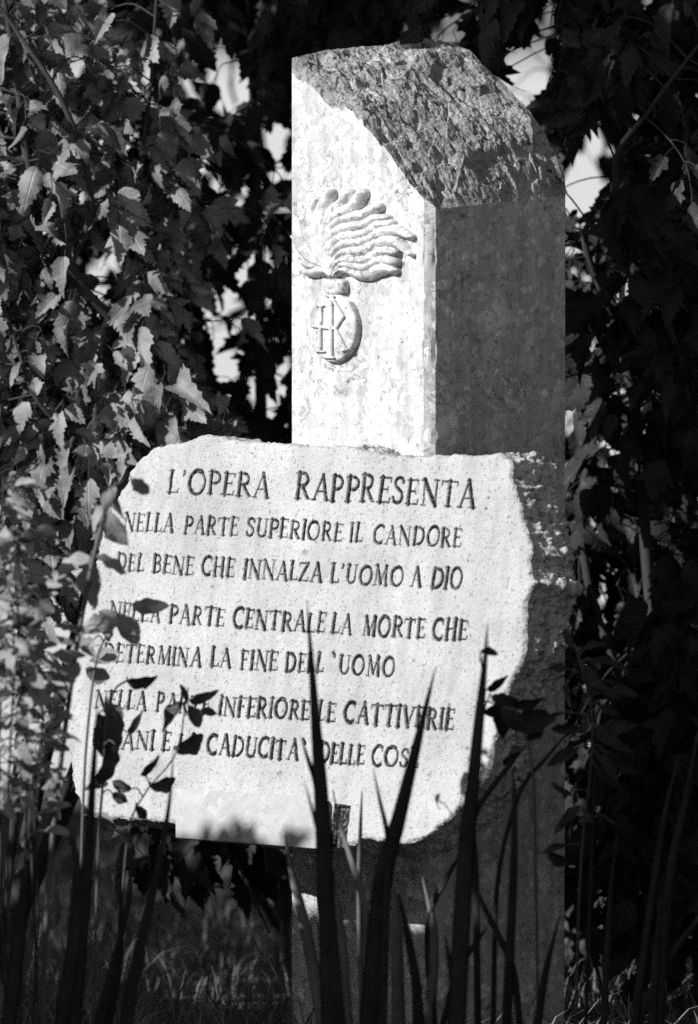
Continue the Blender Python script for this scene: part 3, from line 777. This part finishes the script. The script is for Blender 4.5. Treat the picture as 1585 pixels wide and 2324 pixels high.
def shrub(name, label, cat, base, stems, vols, gaps, twigs, per, leaf, variants, mat, seed, group=None, trunk_r=.02, stem_r=.009, facing=(-.35, -.75, .5), petiole=True, prune=False, hang=.8):
    """stems: point lists from the ground up; vols: (centre, radii, weight) ellipsoids filled with twigs; gaps: (centre, radii) openings left in the foliage"""
    R = np.random.default_rng(seed)
    base = np.asarray(base, float)
    t = thing(name, label, cat, tuple(base), group)
    SP = []
    for k, s in enumerate(stems):
        p = spline(s, 30); p += 0.012 * np.stack([vnoise(np.linspace(0, 6, 30), np.full(30, k + .5), seed + 3), vnoise(np.linspace(0, 6, 30), np.full(30, k + 7.5), seed + 4), np.zeros(30)], -1) * np.linspace(0, 1, 30)[:, None]
        r = np.linspace(trunk_r, stem_r * .5, 30) * (1 if k == 0 else .62)
        V, F = tube_arrays(p, r, 8)
        mesh_obj("trunk" if k == 0 else "branch", V - base, F, M_BARK, t)
        SP.append(p[8:])
    SP = np.concatenate(SP)
    w_ = np.array([v[2] for v in vols], float); w_ /= w_.sum()
    tw = []; pos = []; dr = []; nr_ = []; sz = []
    fc = unit(np.array(facing, float))
    for _ in range(twigs):
        c, r, _w = vols[R.choice(len(vols), p=w_)]
        while True:
            q = R.uniform(-1, 1, 3)
            if q @ q < 1: break
        tgt = np.asarray(c) + q * np.asarray(r)
        if prune and shades_stone(tgt): continue
        d = SP - tgt; j = (d * d).sum(1).argmin(); s0 = SP[j]
        v = tgt - s0; L = np.linalg.norm(v)
        if L > .5: s0 = tgt - v / L * R.uniform(.25, .5); v = tgt - s0; L = np.linalg.norm(v)
        mid = (s0 + tgt) / 2 + np.array([0, 0, .12 * L]) + R.normal(0, .05 * L, 3)
        p = spline([s0, mid, tgt, tgt + v * .15 + np.array([0, 0, -.05])], 12)
        n0 = len(pos)
        ti = len(tw); tw.append(tube_arrays(p, np.linspace(.0024, .0010, 12), 5))
        tg = unit(np.gradient(p, axis=0))
        for k in range(per):
            u = 1 - (k / per)**1.1 * .75
            i = int(u * 11)
            ang = k * 2.4 + R.uniform(-.5, .5)
            side = unit(np.cross(tg[i], [0.2, .1, 1])); up2 = np.cross(side, tg[i])
            out = math.cos(ang) * side + math.sin(ang) * up2
            d_ = tg[i] * .45 + out * .8 + np.array([0, 0, -hang]) + R.normal(0, .2, 3)
            st0 = p[i] + unit(d_ + np.array([0, 0, .5])) * R.uniform(.015, .04)
            nn = fc + R.normal(0, .62, 3) + out * .3
            s_ = leaf * R.uniform(.55, 1.2)
            ctr = st0 + unit(d_) * s_ * .5
            tip = st0 + unit(d_) * s_
            if any((((q_ - np.asarray(gc)) / np.asarray(gr))**2).sum() < 1 for gc, gr in gaps for q_ in (st0, ctr, tip)): continue
            if prune and shades_stone(st0, ctr, tip): continue
            pos.append(st0); dr.append(d_); nr_.append(nn); sz.append(s_)
            if petiole: tw.append(tube_arrays(np.array([p[i], (p[i] + st0) / 2 + [0, 0, .004], st0]), [.0014, .0011, .001], 4))
        if len(pos) - n0 < 3:
            del tw[ti:], pos[n0:], dr[n0:], nr_[n0:], sz[n0:]
    V, F = join(tw)
    mesh_obj("twigs", V - base, F, M_BARK, t)
    V, F, UV = place_leaves(variants, np.array(pos), np.array(dr), np.array(nr_), np.array(sz), R)
    mesh_obj("foliage", V - base, F, mat, t, uv=UV)
    return t
SUNV = np.array(SUN)
_ba, _bb = slab_uv(216, 1864), slab_uv(933, 1928)
def slab_bottom(u):
    if pc[0][0] - .03 < u < pc[1][0] + .02: return pc[3][1] + (u - pc[3][0]) * (pc[2][1] - pc[3][1]) / (pc[2][0] - pc[3][0]) + .022
    return _ba[1] + (u - _ba[0]) * (_bb[1] - _ba[1]) / (_bb[0] - _ba[0])
def shades_stone(*pts):
    """leaves are left out where they would shade the slab or the pillar's front"""
    for p in pts:
        t = np.dot(SQ - p, SN) / np.dot(SUNV, SN)          # <0: the slab lies down-sun of the leaf
        if t < 0:
            q = p + SUNV * t - SQ; u, v = q @ SR, q @ SU
            if OUV[:, 0].min() - .06 < u < OUV[:, 0].max() and slab_bottom(u) < v < OUV[:, 1].max() + .05: return True
        t = np.dot(PF0 - p, NF) / np.dot(SUNV, NF)
        if t < 0:
            q = p + SUNV * t - PF0
            if -.06 < q @ A3 < S + .06 and -.42 < q[2] < .66: return True
    return False
def gap(px, py, Y, rx, ry, depth=2.2):
    return (at(px, py, Y), np.array([rx / 1060.0, depth, ry / 1060.0]))

G_NEAR = [gap(500, 140, .8, 36, 30), gap(640, 380, .8, 26, 90), gap(525, 680, .8, 30, 60), gap(490, 800, .8, 40, 50), gap(640, 680, .8, 26, 40), gap(650, 830, .8, 26, 36), gap(160, 150, .6, 26, 34),
          gap(540, 215, .8, 45, 25), gap(310, 340, .8, 30, 22), gap(240, 620, .8, 40, 22), gap(600, 320, .8, 14, 12), gap(590, 560, .8, 20, 40), gap(430, 990, .8, 16, 14), gap(600, 990, .8, 40, 16),
          gap(430, 1875, .8, 40, 18), gap(570, 1915, .8, 26, 16)]
_r = np.random.default_rng(303)
for _k in range(84):                                  # small peepholes through the hedge
    _x = _r.uniform(90, 655); _y = _r.uniform(20, 900); _s = _r.uniform(6, 17)
    G_NEAR.append(gap(_x, _y, .8, _s * _r.uniform(.7, 1.3), _s * _r.uniform(.8, 1.6)))
G_NEAR = [(c_, np.array([r_[0] * 1.0, r_[1], r_[2] * 1.0])) for c_, r_ in G_NEAR]
G_RIGHT = [gap(1200, 165, .8, 62, 62), gap(1330, 430, .8, 42, 52), gap(1345, 310, .8, 25, 28), gap(1305, 1000, .8, 18, 22), gap(1250, 50, .8, 30, 24), gap(1300, 680, .8, 18, 14), gap(1425, 845, .8, 20, 22), gap(1390, 640, .8, 22, 24),
           gap(1030, 60, .8, 36, 26), gap(1480, 10, .8, 30, 18)]
G_RIGHT = [(c_, np.array([r_[0] * 1.25, r_[1], r_[2] * 1.25])) for c_, r_ in G_RIGHT]
# tall flowering shrub on the left, in the sun
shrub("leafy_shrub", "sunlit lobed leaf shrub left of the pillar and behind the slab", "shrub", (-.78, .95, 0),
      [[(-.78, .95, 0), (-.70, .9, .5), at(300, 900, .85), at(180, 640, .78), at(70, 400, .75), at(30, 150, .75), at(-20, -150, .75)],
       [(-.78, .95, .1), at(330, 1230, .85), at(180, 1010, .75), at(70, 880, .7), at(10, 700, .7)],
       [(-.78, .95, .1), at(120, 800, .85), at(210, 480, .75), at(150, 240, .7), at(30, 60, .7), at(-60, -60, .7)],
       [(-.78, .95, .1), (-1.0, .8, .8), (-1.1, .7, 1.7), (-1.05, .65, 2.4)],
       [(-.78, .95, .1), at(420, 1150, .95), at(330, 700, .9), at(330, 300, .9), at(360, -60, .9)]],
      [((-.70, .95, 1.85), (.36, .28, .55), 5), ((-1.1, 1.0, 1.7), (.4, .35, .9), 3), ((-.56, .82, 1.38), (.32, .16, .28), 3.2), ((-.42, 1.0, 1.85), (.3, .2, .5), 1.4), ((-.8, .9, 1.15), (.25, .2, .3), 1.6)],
      G_NEAR, 580, 6, .086, LOB, M_LEAF_LIT, 11, prune=True)
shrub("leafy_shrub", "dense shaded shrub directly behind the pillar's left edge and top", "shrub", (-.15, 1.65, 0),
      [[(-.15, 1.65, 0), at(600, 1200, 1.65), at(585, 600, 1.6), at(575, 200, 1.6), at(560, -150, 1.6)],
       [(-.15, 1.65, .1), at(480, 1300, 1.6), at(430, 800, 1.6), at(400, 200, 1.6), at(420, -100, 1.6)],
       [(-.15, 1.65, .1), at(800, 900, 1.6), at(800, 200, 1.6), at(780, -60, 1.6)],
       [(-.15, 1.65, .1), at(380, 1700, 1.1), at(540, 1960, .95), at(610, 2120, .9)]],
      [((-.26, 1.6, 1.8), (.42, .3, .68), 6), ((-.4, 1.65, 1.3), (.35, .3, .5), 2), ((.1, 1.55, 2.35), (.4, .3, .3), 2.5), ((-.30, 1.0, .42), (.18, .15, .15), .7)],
      G_NEAR + G_RIGHT, 260, 6, .105, LOB, M_LEAF_SHADE, 12, prune=True)
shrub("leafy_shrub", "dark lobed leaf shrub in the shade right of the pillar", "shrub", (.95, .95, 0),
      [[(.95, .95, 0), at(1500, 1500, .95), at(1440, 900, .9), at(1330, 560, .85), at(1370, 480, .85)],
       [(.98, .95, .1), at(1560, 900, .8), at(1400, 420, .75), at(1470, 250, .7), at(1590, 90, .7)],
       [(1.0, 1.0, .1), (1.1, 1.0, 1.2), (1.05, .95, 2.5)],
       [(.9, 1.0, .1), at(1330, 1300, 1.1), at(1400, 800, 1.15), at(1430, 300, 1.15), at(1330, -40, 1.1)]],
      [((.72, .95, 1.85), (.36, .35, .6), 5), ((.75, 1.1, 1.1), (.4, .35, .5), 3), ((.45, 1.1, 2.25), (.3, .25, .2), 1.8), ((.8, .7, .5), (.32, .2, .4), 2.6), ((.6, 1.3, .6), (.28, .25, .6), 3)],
      G_RIGHT, 430, 7, .11, LOB, M_LEAF_SHADE, 13)
# farther hedge trees, out of focus, with bright openings
for k, (cx_, cy_, seed) in enumerate([(-1.0, 3.4, 21), (.15, 3.8, 22), (1.2, 3.5, 23)]):
    shrub("hedge_tree", ["out of focus bushy tree far behind the sunlit left shrub", "out of focus bushy tree far behind the pillar", "out of focus bushy tree far behind the dark right shrub"][k], "tree", (cx_, cy_, 0),
          [[(cx_, cy_, 0), (cx_ + .05, cy_, 1.0), (cx_ - .08, cy_, 2.0), (cx_, cy_, 3.2)], [(cx_, cy_, .4), (cx_ + .3, cy_ + .1, 1.4), (cx_ + .4, cy_, 2.6)], [(cx_, cy_, .5), (cx_ - .3, cy_ + .1, 1.4), (cx_ - .45, cy_, 2.7)]],
          [((cx_, cy_, 1.75), (.75, .5, 1.05), 5), ((cx_, cy_, 2.9), (.9, .6, .8), 3), ((cx_, cy_, .75), (.6, .45, .45), 3.0 if k else .5)],
          [(np.array([g_[0][0] * 1.16, cy_, g_[0][2] + (g_[0][2] - EYE) * .16]), np.array([g_[1][0] * 1.25, 2.2, g_[1][2] * 1.25])) for g_ in (G_NEAR + G_RIGHT)], (270, 340, 480)[k], 7, .11, LOBL, M_FAR, seed, group="trees of the far hedge", trunk_r=.06, petiole=False)
# unseen tall tree, added so its crown shades the shrubs from above
shrub("shade_caster_tree", "unseen tall dark tree added to shade the shrubs from above", "tree", (-1.5, 2.4, 0),
      [[(-1.5, 2.4, 0), (-1.5, 2.35, 1.5), (-1.4, 2.2, 2.8), (-1.2, 1.8, 4.2)], [(-1.5, 2.3, 2.2), (-.8, 1.6, 3.2), (.0, 1.2, 3.6), (.8, 1.2, 3.7)], [(-1.5, 2.3, 2.3), (-1.7, 1.2, 3.2), (-1.6, .5, 3.6)]],
      [((-1.2, 1.0, 3.7), (1.4, 1.1, .65), 5), ((.5, 1.3, 3.5), (1.2, 1.0, .7), 4), ((-2.2, 1.4, 3.8), (.8, .9, .7), 2), ((-1.15, .25, 3.48), (.75, .8, .36), 3), ((-.5, .95, 3.3), (.6, .6, .35), 2)],
      [], 620, 8, .2, LOBL, M_FAR, 31, prune=True, trunk_r=.11, stem_r=.03, petiole=False)
# unseen bushes added left of the picture to shade foreground and ground
shrub("shade_caster_bush", "unseen tall dense bush added on the sunny side to shade the foreground", "bush", (-3.1, -4.0, 0),
      [[(-3.1, -4.0, 0), (-3.1, -4, 1.2), (-3.0, -4, 2.9)], [(-3.1, -4.0, .2), (-3.3, -4.6, 1.2), (-3.2, -4.8, 2.5)], [(-3.1, -4.0, .2), (-3.0, -3.4, 1.2), (-3.1, -3.2, 2.5)]],
      [((-3.1, -4.0, 1.9), (.6, 1.3, 1.8), 2), ((-3.1, -3.2, 1.5), (.5, .6, 1.9), 1.6), ((-3.1, -3.3, 3.0), (.5, .75, .7), 1)], [], 620, 8, .22, LOBL, M_FAR, 32, prune=True, trunk_r=.05, petiole=False)
shrub("shade_caster_bush", "unseen low wide bush added to shade the area below the slab", "bush", (-3.1, -1.2, 0),
      [[(-3.1, -1.2, 0), (-3.1, -1.2, .8), (-3.0, -1.2, 1.7)], [(-3.1, -1.2, .1), (-3.2, -2.2, .8), (-3.2, -2.6, 1.5)], [(-3.1, -1.2, .1), (-3.0, -.2, .8), (-3.1, .8, 1.5)]],
      [((-3.1, -.3, 1.05), (.5, 1.2, 1.2), 2), ((-3.1, -1.3, 1.3), (.5, .6, 1.25), 3), ((-3.1, -2.2, 1.0), (.5, .7, 1.12), 2.2), ((-3.1, 1.4, 1.0), (.5, 1.2, 1.15), 1.6)], [], 1700, 8, .13, LOBL, M_FAR, 33, prune=True, trunk_r=.05, petiole=False)

shrub("shade_caster_bush", "unseen low wide bush added to shade the ground towards the gravel field", "bush", (-3.2, 4.2, 0),  # added out of view to shade the ground behind
      [[(-3.2, 4.2, 0), (-3.2, 4.2, .8), (-3.1, 4.2, 1.7)], [(-3.2, 4.2, .1), (-3.2, 3.2, .8), (-3.2, 2.8, 1.5)], [(-3.2, 4.2, .1), (-3.1, 5.2, .8), (-3.2, 6.0, 1.5)]],
      [((-3.2, 4.3, .9), (.6, 2.2, 1.05), 1)], [], 420, 8, .24, LOBL, M_FAR, 34, trunk_r=.05, petiole=False)

shrub("sky_blocker_bush", "unseen wide dark bush added on the right to block sky light", "bush", (2.5, -.6, 0),  # added out of view, keeps sky light off the right side
      [[(2.5, -.6, 0), (2.5, -.6, .8), (2.45, -.6, 1.6)], [(2.5, -.6, .5), (2.4, -1.4, .9), (2.4, -1.8, 1.5)], [(2.5, -.6, .5), (2.4, .2, .9), (2.4, .6, 1.5)]],
      [((2.3, -.8, 1.0), (.6, 1.6, 1.05), 2), ((1.9, -1.9, .7), (.55, .8, .85), 1)], [], 640, 8, .24, LOBL, M_FAR, 35, trunk_r=.07, petiole=False)

# ------------------------------------------------------------------ sword leaved plants in front
def blade_arrays(pts, widths, face, fold=.18):
    """a sword leaf: lens shaped section, tapering to a point"""
    n = 22
    P = spline(pts, n); W = np.interp(np.linspace(0, 1, n), np.linspace(0, 1, len(widths)), widths)
    t = unit(np.gradient(P, axis=0)); f = np.asarray(face, float)
    x = unit(np.cross(t, f)); z = np.cross(x, t)
    cs = [(-1, 0), (-.5, .5), (0, 1), (.5, .5), (1, 0), (.5, -.4), (0, -.7), (-.5, -.4)]
    V = np.concatenate([np.array([P[i] + x[i] * a * W[i] / 2 + z[i] * b * W[i] * fold for a, b in cs]) for i in range(n)])
    k = len(cs); i = np.arange(n - 1)[:, None] * k; j = np.arange(k)[None]
    F = np.stack([i + j, i + (j + 1) % k, i + k + (j + 1) % k, i + k + j], -1).reshape(-1, 4)
    UV = np.tile(np.array([(a * .3, 0) for a, b in cs]), (n, 1)); UV[:, 1] = np.repeat(np.linspace(0, 1, n), k)
    return V, F, UV
def clump(name, label, cat, Y, base_px, blades, mat, group=None, wmul=1.0, part="blade"):
    """blades: (image points from the tip down, widths in image pixels from tip to base, distance)"""
    b0 = at(base_px, 2390, Y); b0[2] = 0
    t = thing(name, label, cat, tuple(b0), group)
    for pts, wd, yy in blades:
        P = [at(px, py, yy) for px, py in pts]
        last = P[-1]
        if last[2] > .02:
            d = unit(last - P[-2]); foot = last + d * (last[2] / max(.2, -d[2])); foot[2] = -.01
            P.append(foot)
        W = [w_ / 1060.0 * wmul for w_ in wd] + [wd[-1] / 1060.0 * wmul * .9]
        V, F, UV = blade_arrays(P, W, (random.uniform(-.5, .5), -1, random.uniform(-.1, .2)))
        mesh_obj(part, V - b0, F, mat, t, uv=UV)
    return t
GB = "sword leaved plants in the foreground"
clump("sword_leaved_plant", "clump with a tall near black pointed blade crossing the middle of the inscription", "plant", -1.4, 760,
      [([(697, 1362), (705, 1470), (717, 1640), (732, 1850), (752, 2324)], [1.5, 9, 22, 33, 44], -1.3),
       ([(682, 1668), (700, 1725), (722, 1800), (742, 2000), (762, 2324)], [1.5, 9, 15, 20, 26], -1.25),
       ([(690, 1770), (712, 1850), (745, 2000), (775, 2324)], [1.5, 8, 14, 22], -1.5)], M_BLADE, GB)
clump("sword_leaved_plant", "clump with a broad dark blade leaning right across the last lines of the inscription", "plant", -1.3, 860,
      [([(989, 1515), (968, 1600), (938, 1725), (905, 1860), (868, 2010), (842, 2324)], [1.5, 11, 23, 32, 42, 52], -1.25),
       ([(848, 1745), (862, 1815), (880, 1900), (878, 2010), (868, 2324)], [1.5, 8, 13, 18, 24], -1.3),
       ([(905, 2030), (925, 2120), (945, 2230), (950, 2324)], [6, 16, 22, 26], -1.2)], M_BLADE, GB)
clump("sword_leaved_plant", "clump with a straight dark blade rising before the slab's right edge", "plant", -1.35, 1040,
      [([(1107, 1412), (1101, 1500), (1089, 1620), (1074, 1780), (1058, 1930), (1036, 2324)], [1.5, 11, 22, 30, 36, 42], -1.35),
       ([(1165, 1740), (1168, 1850), (1165, 2000), (1150, 2324)], [5, 14, 20, 26], -1.2),
       ([(1010, 2120), (1025, 2210), (1040, 2324)], [3, 14, 24], -1.2)], M_BLADE, GB)
clump("sword_leaved_plant", "clump with a dark upright blade before the slab's lower left end", "plant", -1.35, 180,
      [([(222, 1588), (217, 1680), (208, 1820), (200, 1960), (185, 2100), (165, 2324)], [1.5, 9, 17, 24, 32, 40], -1.35),
       ([(160, 1880), (175, 1980), (170, 2120), (140, 2324)], [8, 22, 30, 34], -1.5),
       ([(300, 1930), (290, 2060), (255, 2200), (225, 2324)], [4, 12, 18, 24], -1.3),
       ([(60, 1960), (50, 2080), (20, 2324)], [6, 26, 36], -1.4)], M_BLADE, GB)
clump("sword_leaved_plant", "clump with a thin dark blade just left of the small marble plate", "plant", -1.3, 300,
      [([(394, 1700), (388, 1790), (376, 1880), (350, 2010), (315, 2170), (285, 2324)], [1.5, 7, 13, 18, 26, 34], -1.3),
       ([(268, 1940), (275, 2060), (270, 2190), (245, 2324)], [4, 11, 16, 22], -1.2)], M_BLADE, GB)
clump("sword_leaved_plant", "clump of paler grassy blades in front of the pillar's foot", "plant", -1.1, 800,
      [([(822, 1795), (818, 1900), (816, 2040), (822, 2324)], [3, 11, 13, 15], -.9),
       ([(755, 1790), (775, 1880), (800, 1960), (830, 2080), (838, 2324)], [2, 11, 16, 20, 22], -1.0),
       ([(648, 1895), (662, 1980), (690, 2090), (735, 2324)], [2, 16, 28, 38], -.9),
       ([(748, 1900), (752, 2000), (775, 2120), (790, 2324)], [4, 18, 22, 24], -1.1),
       ([(895, 2010), (900, 2120), (905, 2324)], [6, 30, 36], -1.0),
       ([(960, 1990), (985, 2120), (975, 2324)], [4, 22, 30], -.9)], M_DRY, GB, .9)
clump("bent_grass_plant", "clump of dim bent grass stems under the slab's right corner", "grass", -.9, 1060,
      [([(1195, 1690), (1150, 1745), (1090, 1825), (1074, 1880), (1080, 1990), (1085, 2324)], [3, 12, 13, 13, 14, 16], -.9),
       ([(1046, 1935), (1010, 2000), (978, 2065), (972, 2160), (985, 2324)], [4, 14, 16, 16, 18], -.9),
       ([(1120, 2085), (1080, 2140), (1035, 2215), (1005, 2324)], [3, 12, 13, 14], -.9),
       ([(1062, 1975), (1095, 2050), (1135, 2130), (1165, 2200), (1180, 2324)], [4, 12, 16, 16, 16], -.95),
       ([(1300, 1650), (1240, 1720), (1180, 1800), (1130, 2000), (1120, 2324)], [2, 9, 10, 10, 12], -.9)], M_BLADE, None)
clump("bent_grass_plant", "dim stems and arching blades low in the right corner of the picture", "grass", -1.0, 1420,
      [([(1590, 2080), (1530, 2160), (1475, 2260), (1450, 2324)], [10, 14, 18, 20], -1.0),
       ([(1585, 1660), (1560, 1800), (1520, 2000), (1495, 2324)], [4, 16, 22, 26], -1.0),
       ([(1540, 1720), (1510, 1850), (1480, 2040), (1440, 2324)], [4, 14, 18, 22], -1.1),
       ([(1400, 1900), (1385, 2040), (1370, 2324)], [4, 12, 18], -.9),
       ([(1500, 2040), (1490, 2170), (1480, 2324)], [4, 18, 22], -1.1),
       ([(1345, 1560), (1352, 1700), (1345, 1900), (1330, 2324)], [3, 8, 9, 10], -.9),
       ([(1270, 2080), (1240, 2200), (1220, 2324)], [4, 16, 20], -1.0)], M_BLADE, None)

# ------------------------------------------------------------------ leafy weeds in front
def weed(name, label, Y, stem_px, leaves, variants, mat, seed, auto=0, size=60, stem_w=6, stem_mat=None, span=.72):
    """stem_px: image points from the top down; leaves: (px, py, length, angle in degrees clockwise from up, normal)"""
    R = np.random.default_rng(seed)
    P = [at(x, y, Y) for x, y in stem_px]
    foot = P[-1].copy(); foot[2] = -.01; foot[0] += (P[-1][0] - P[-2][0]) * .5; P.append(foot)
    base = foot.copy(); base[2] = 0
    t = thing(name, label, "weed", tuple(base))
    C_ = spline(P, 40)
    V, F = tube_arrays(C_, np.linspace(stem_w * .35, stem_w * .6, 40) / 1060.0, 6)
    stemm = (V, F)
    pos, dr, nn, sz, tw = [], [], [], [], []
    for px, py, ln, ang, nv in leaves:
        a = math.radians(ang); d = np.array([math.sin(a), R.uniform(-.35, .35), math.cos(a)])
        p = at(px, py, Y + R.uniform(-.05, .05)); j = ((C_ - p)**2).sum(1).argmin()
        tw.append(tube_arrays(spline([C_[j], (C_[j] + p) / 2 + [0, 0, .01], p], 6), [.0016] * 6, 5))
        pos.append(p); dr.append(d); nn.append(np.array(nv, float)); sz.append(ln / 1060.0)
    for k in range(auto):
        u = R.uniform(.02, span); i = int(u * 39); a = k * 2.4 + R.uniform(-.6, .6)
        d = np.array([math.cos(a), math.sin(a) * .8, R.uniform(-.5, .6)])
        p = C_[i] + unit(d) * R.uniform(.005, .04)
        tw.append(tube_arrays(np.array([C_[i], (C_[i] + p) / 2 + [0, 0, .003], p]), [.0014] * 3, 4))
        pos.append(p); dr.append(d + np.array([0, 0, -.2])); nn.append(np.array([-.7, -.6, .5]) + R.normal(0, .45, 3)); sz.append(size * R.uniform(.55, 1.25) / 1060.0)
    V, F = join([stemm] + tw); mesh_obj("stem", V - base, F, stem_mat or mat, t)
    V, F, UV = place_leaves(variants, np.array(pos), np.array(dr), np.array(nn), np.array(sz), R)
    mesh_obj("foliage", V - base, F, mat, t, uv=UV)
    return t
dk = (.5, -.6, -.3); lt = (-.5, -.6, .6)
weed("leafy_weed", "slim arching weed along the slab's left edge with a leaf over its upper corner", -1.05,
     [(285, 1085), (250, 1120), (232, 1190), (205, 1300), (178, 1450), (150, 1640), (120, 1900), (100, 2200)],
     [(298, 1088, 62, 128, dk), (262, 1105, 70, 195, lt), (250, 1110, 80, 175, lt), (240, 1150, 75, 215, lt), (238, 1160, 90, 150, lt), (215, 1265, 80, 95, lt), (205, 1265, 90, 250, lt), (205, 1270, 110, 170, lt), (180, 1440, 90, 60, lt), (160, 1560, 60, 270, lt)], OVAL, M_WEED, 51, auto=4, size=60, stem_w=11, stem_mat=M_SPRIG)
weed("leafy_weed", "weed with dark oval leaves hanging over the left ends of the middle lines", -.8,
     [(292, 1398), (262, 1420), (225, 1480), (205, 1600), (190, 1800), (180, 2200)],
     [(300, 1372, 84, 102, dk), (268, 1395, 78, 150, dk), (225, 1388, 60, 115, lt), (262, 1402, 56, 200, lt), (205, 1500, 70, 85, lt), (195, 1520, 60, 110, dk), (215, 1450, 70, 235, lt)], OVAL, M_WEED, 52, auto=2, size=50, stem_mat=M_SPRIG)
weed("leafy_weed", "weed with the largest dark leaves in front of the slab's lower left corner", -.9,
     [(300, 1540), (262, 1565), (240, 1640), (235, 1760), (225, 1900), (215, 2200)],
     [(290, 1548, 66, 88, dk), (240, 1590, 70, 160, dk), (262, 1610, 96, 170, dk), (225, 1620, 100, 175, dk), (290, 1662, 66, 55, dk), (262, 1690, 90, 185, dk), (255, 1800, 40, 120, dk), (245, 1780, 60, 250, lt)], OVAL, M_OVAL, 53, auto=1, size=55)
weed("leafy_weed", "weed whose topmost leaves spread over the words of the sixth line", -.85,
     [(428, 1560), (418, 1620), (408, 1690), (380, 1740), (330, 1800), (290, 1900), (270, 2200)],
     [(430, 1592, 64, 84, dk), (428, 1600, 58, 160, dk), (425, 1590, 36, 350, dk), (412, 1592, 80, 205, lt), (395, 1700, 76, 68, dk), (340, 1785, 60, 75, dk), (320, 1760, 56, 60, dk), (300, 1790, 50, 280, dk), (310, 1830, 40, 140, dk)], OVAL, M_OVAL, 54, auto=1, size=40, stem_w=4)
weed("leafy_weed", "dark round leaved weed tip before the slab's right edge", -1.0,
     [(1100, 1590), (1150, 1610), (1190, 1660), (1210, 1760), (1215, 1900), (1220, 2200)],
     [(1105, 1565, 60, 75, dk), (1115, 1580, 64, 110, dk), (1125, 1600, 80, 165, dk), (1100, 1620, 60, 60, dk), (1160, 1600, 80, 70, dk), (1180, 1620, 80, 100, dk), (1140, 1610, 70, 130, dk), (1190, 1680, 70, 40, dk), (1090, 1480, 40, 85, lt)], OVAL, M_BLADE, 55, auto=3, size=70)
weed("leafy_weed", "dim feathery weed rising right of the slab in the dark", -.9,
     [(1310, 1480), (1330, 1550), (1345, 1640), (1340, 1760), (1320, 1950), (1310, 2200)], [(1320, 1480, 60, 60, lt), (1300, 1470, 60, 330, lt), (1345, 1500, 80, 80, lt), (1290, 1540, 70, 200, lt)], NARV, M_BLADE, 56, auto=34, size=80)
# the sunlit weeds at the left border
for k, (sx, top, yy, lab) in enumerate([
        (8, 1080, -1.0, "sunlit blurred weed at the very left border, the tallest there"), (48, 1190, -1.15, "sunlit blurred weed second from the left border"),
        (84, 1290, -.98, "sunlit blurred weed just left of the slab's tall left edge"), (30, 1390, -1.2, "shorter blurred weed leaning out at the left border below the tallest"),
        (78, 1480, -1.08, "shorter blurred weed close to the slab's lower left corner")]):
    R = np.random.default_rng(70 + k)
    weed("leafy_weed", lab, yy, [(sx, top), (sx + R.uniform(-20, 25), top + 140), (sx + R.uniform(-20, 20), top + 330), (sx + R.uniform(-25, 25), top + 600), (sx, 2250)], [], OVAL if k % 2 else NARV, M_WEED, 80 + k, auto=80, size=52, stem_w=6, stem_mat=M_BARK, span=.5)

# ------------------------------------------------------------------ grass on the ground, behind and in front
def grass(name, n_, x0, x1, y0, y1, h0, h1, mat, seed):
    R = np.random.default_rng(seed)
    x = R.uniform(x0, x1, n_); y = R.uniform(y0, y1, n_)
    m = ~((np.abs((x - C0[0]) * .7071 + (y - .3) * .7071) < .24) & (np.abs((x - C0[0]) * .7071 - (y - .3) * .7071) < .24))
    x, y = x[m], y[m]; n_ = len(x)
    h = R.uniform(h0, h1, n_) * R.uniform(.5, 1, n_); a = R.uniform(0, 2 * np.pi, n_); ln = R.uniform(.3, 1.5, n_) * h
    wd = R.uniform(.0015, .0035, n_)
    b = np.stack([x, y, np.full(n_, -.015)], -1); d = np.stack([np.cos(a), np.sin(a), 0 * a], -1); s = np.stack([-np.sin(a), np.cos(a), 0 * a], -1)
    rows = []
    for f, zf, wf_ in ((0, 0, 1), (.3, .55, .9), (.65, .9, .6), (1, 1.0, .08)):
        p = b + d * (ln * f**1.4)[:, None] + np.array([0, 0, 1]) * (h * zf)[:, None]
        rows += [p - s * (wd * wf_)[:, None], p + s * (wd * wf_)[:, None]]
    V = np.stack(rows, 1).reshape(-1, 3)
    q = np.array([[0, 1, 3, 2], [2, 3, 5, 4], [4, 5, 7, 6]])
    F = (q[None] + (np.arange(n_) * 8)[:, None, None]).reshape(-1, 4)
    UV = np.tile(np.array([[-.1, 0], [.1, 0], [-.1, .3], [.1, .3], [-.1, .7], [.1, .7], [0, 1], [0, 1]]), (n_, 1))
    return tag(mesh_obj(name, V, F, mat, uv=UV), kind='stuff')
grass("meadow_grass", 16000, -1.6, 1.6, -.4, 6.0, .05, .16, M_DRY, 91)
grass("foreground_grass", 2500, -1.2, 1.3, -2.0, -.5, .06, .2, M_BLADE, 92)
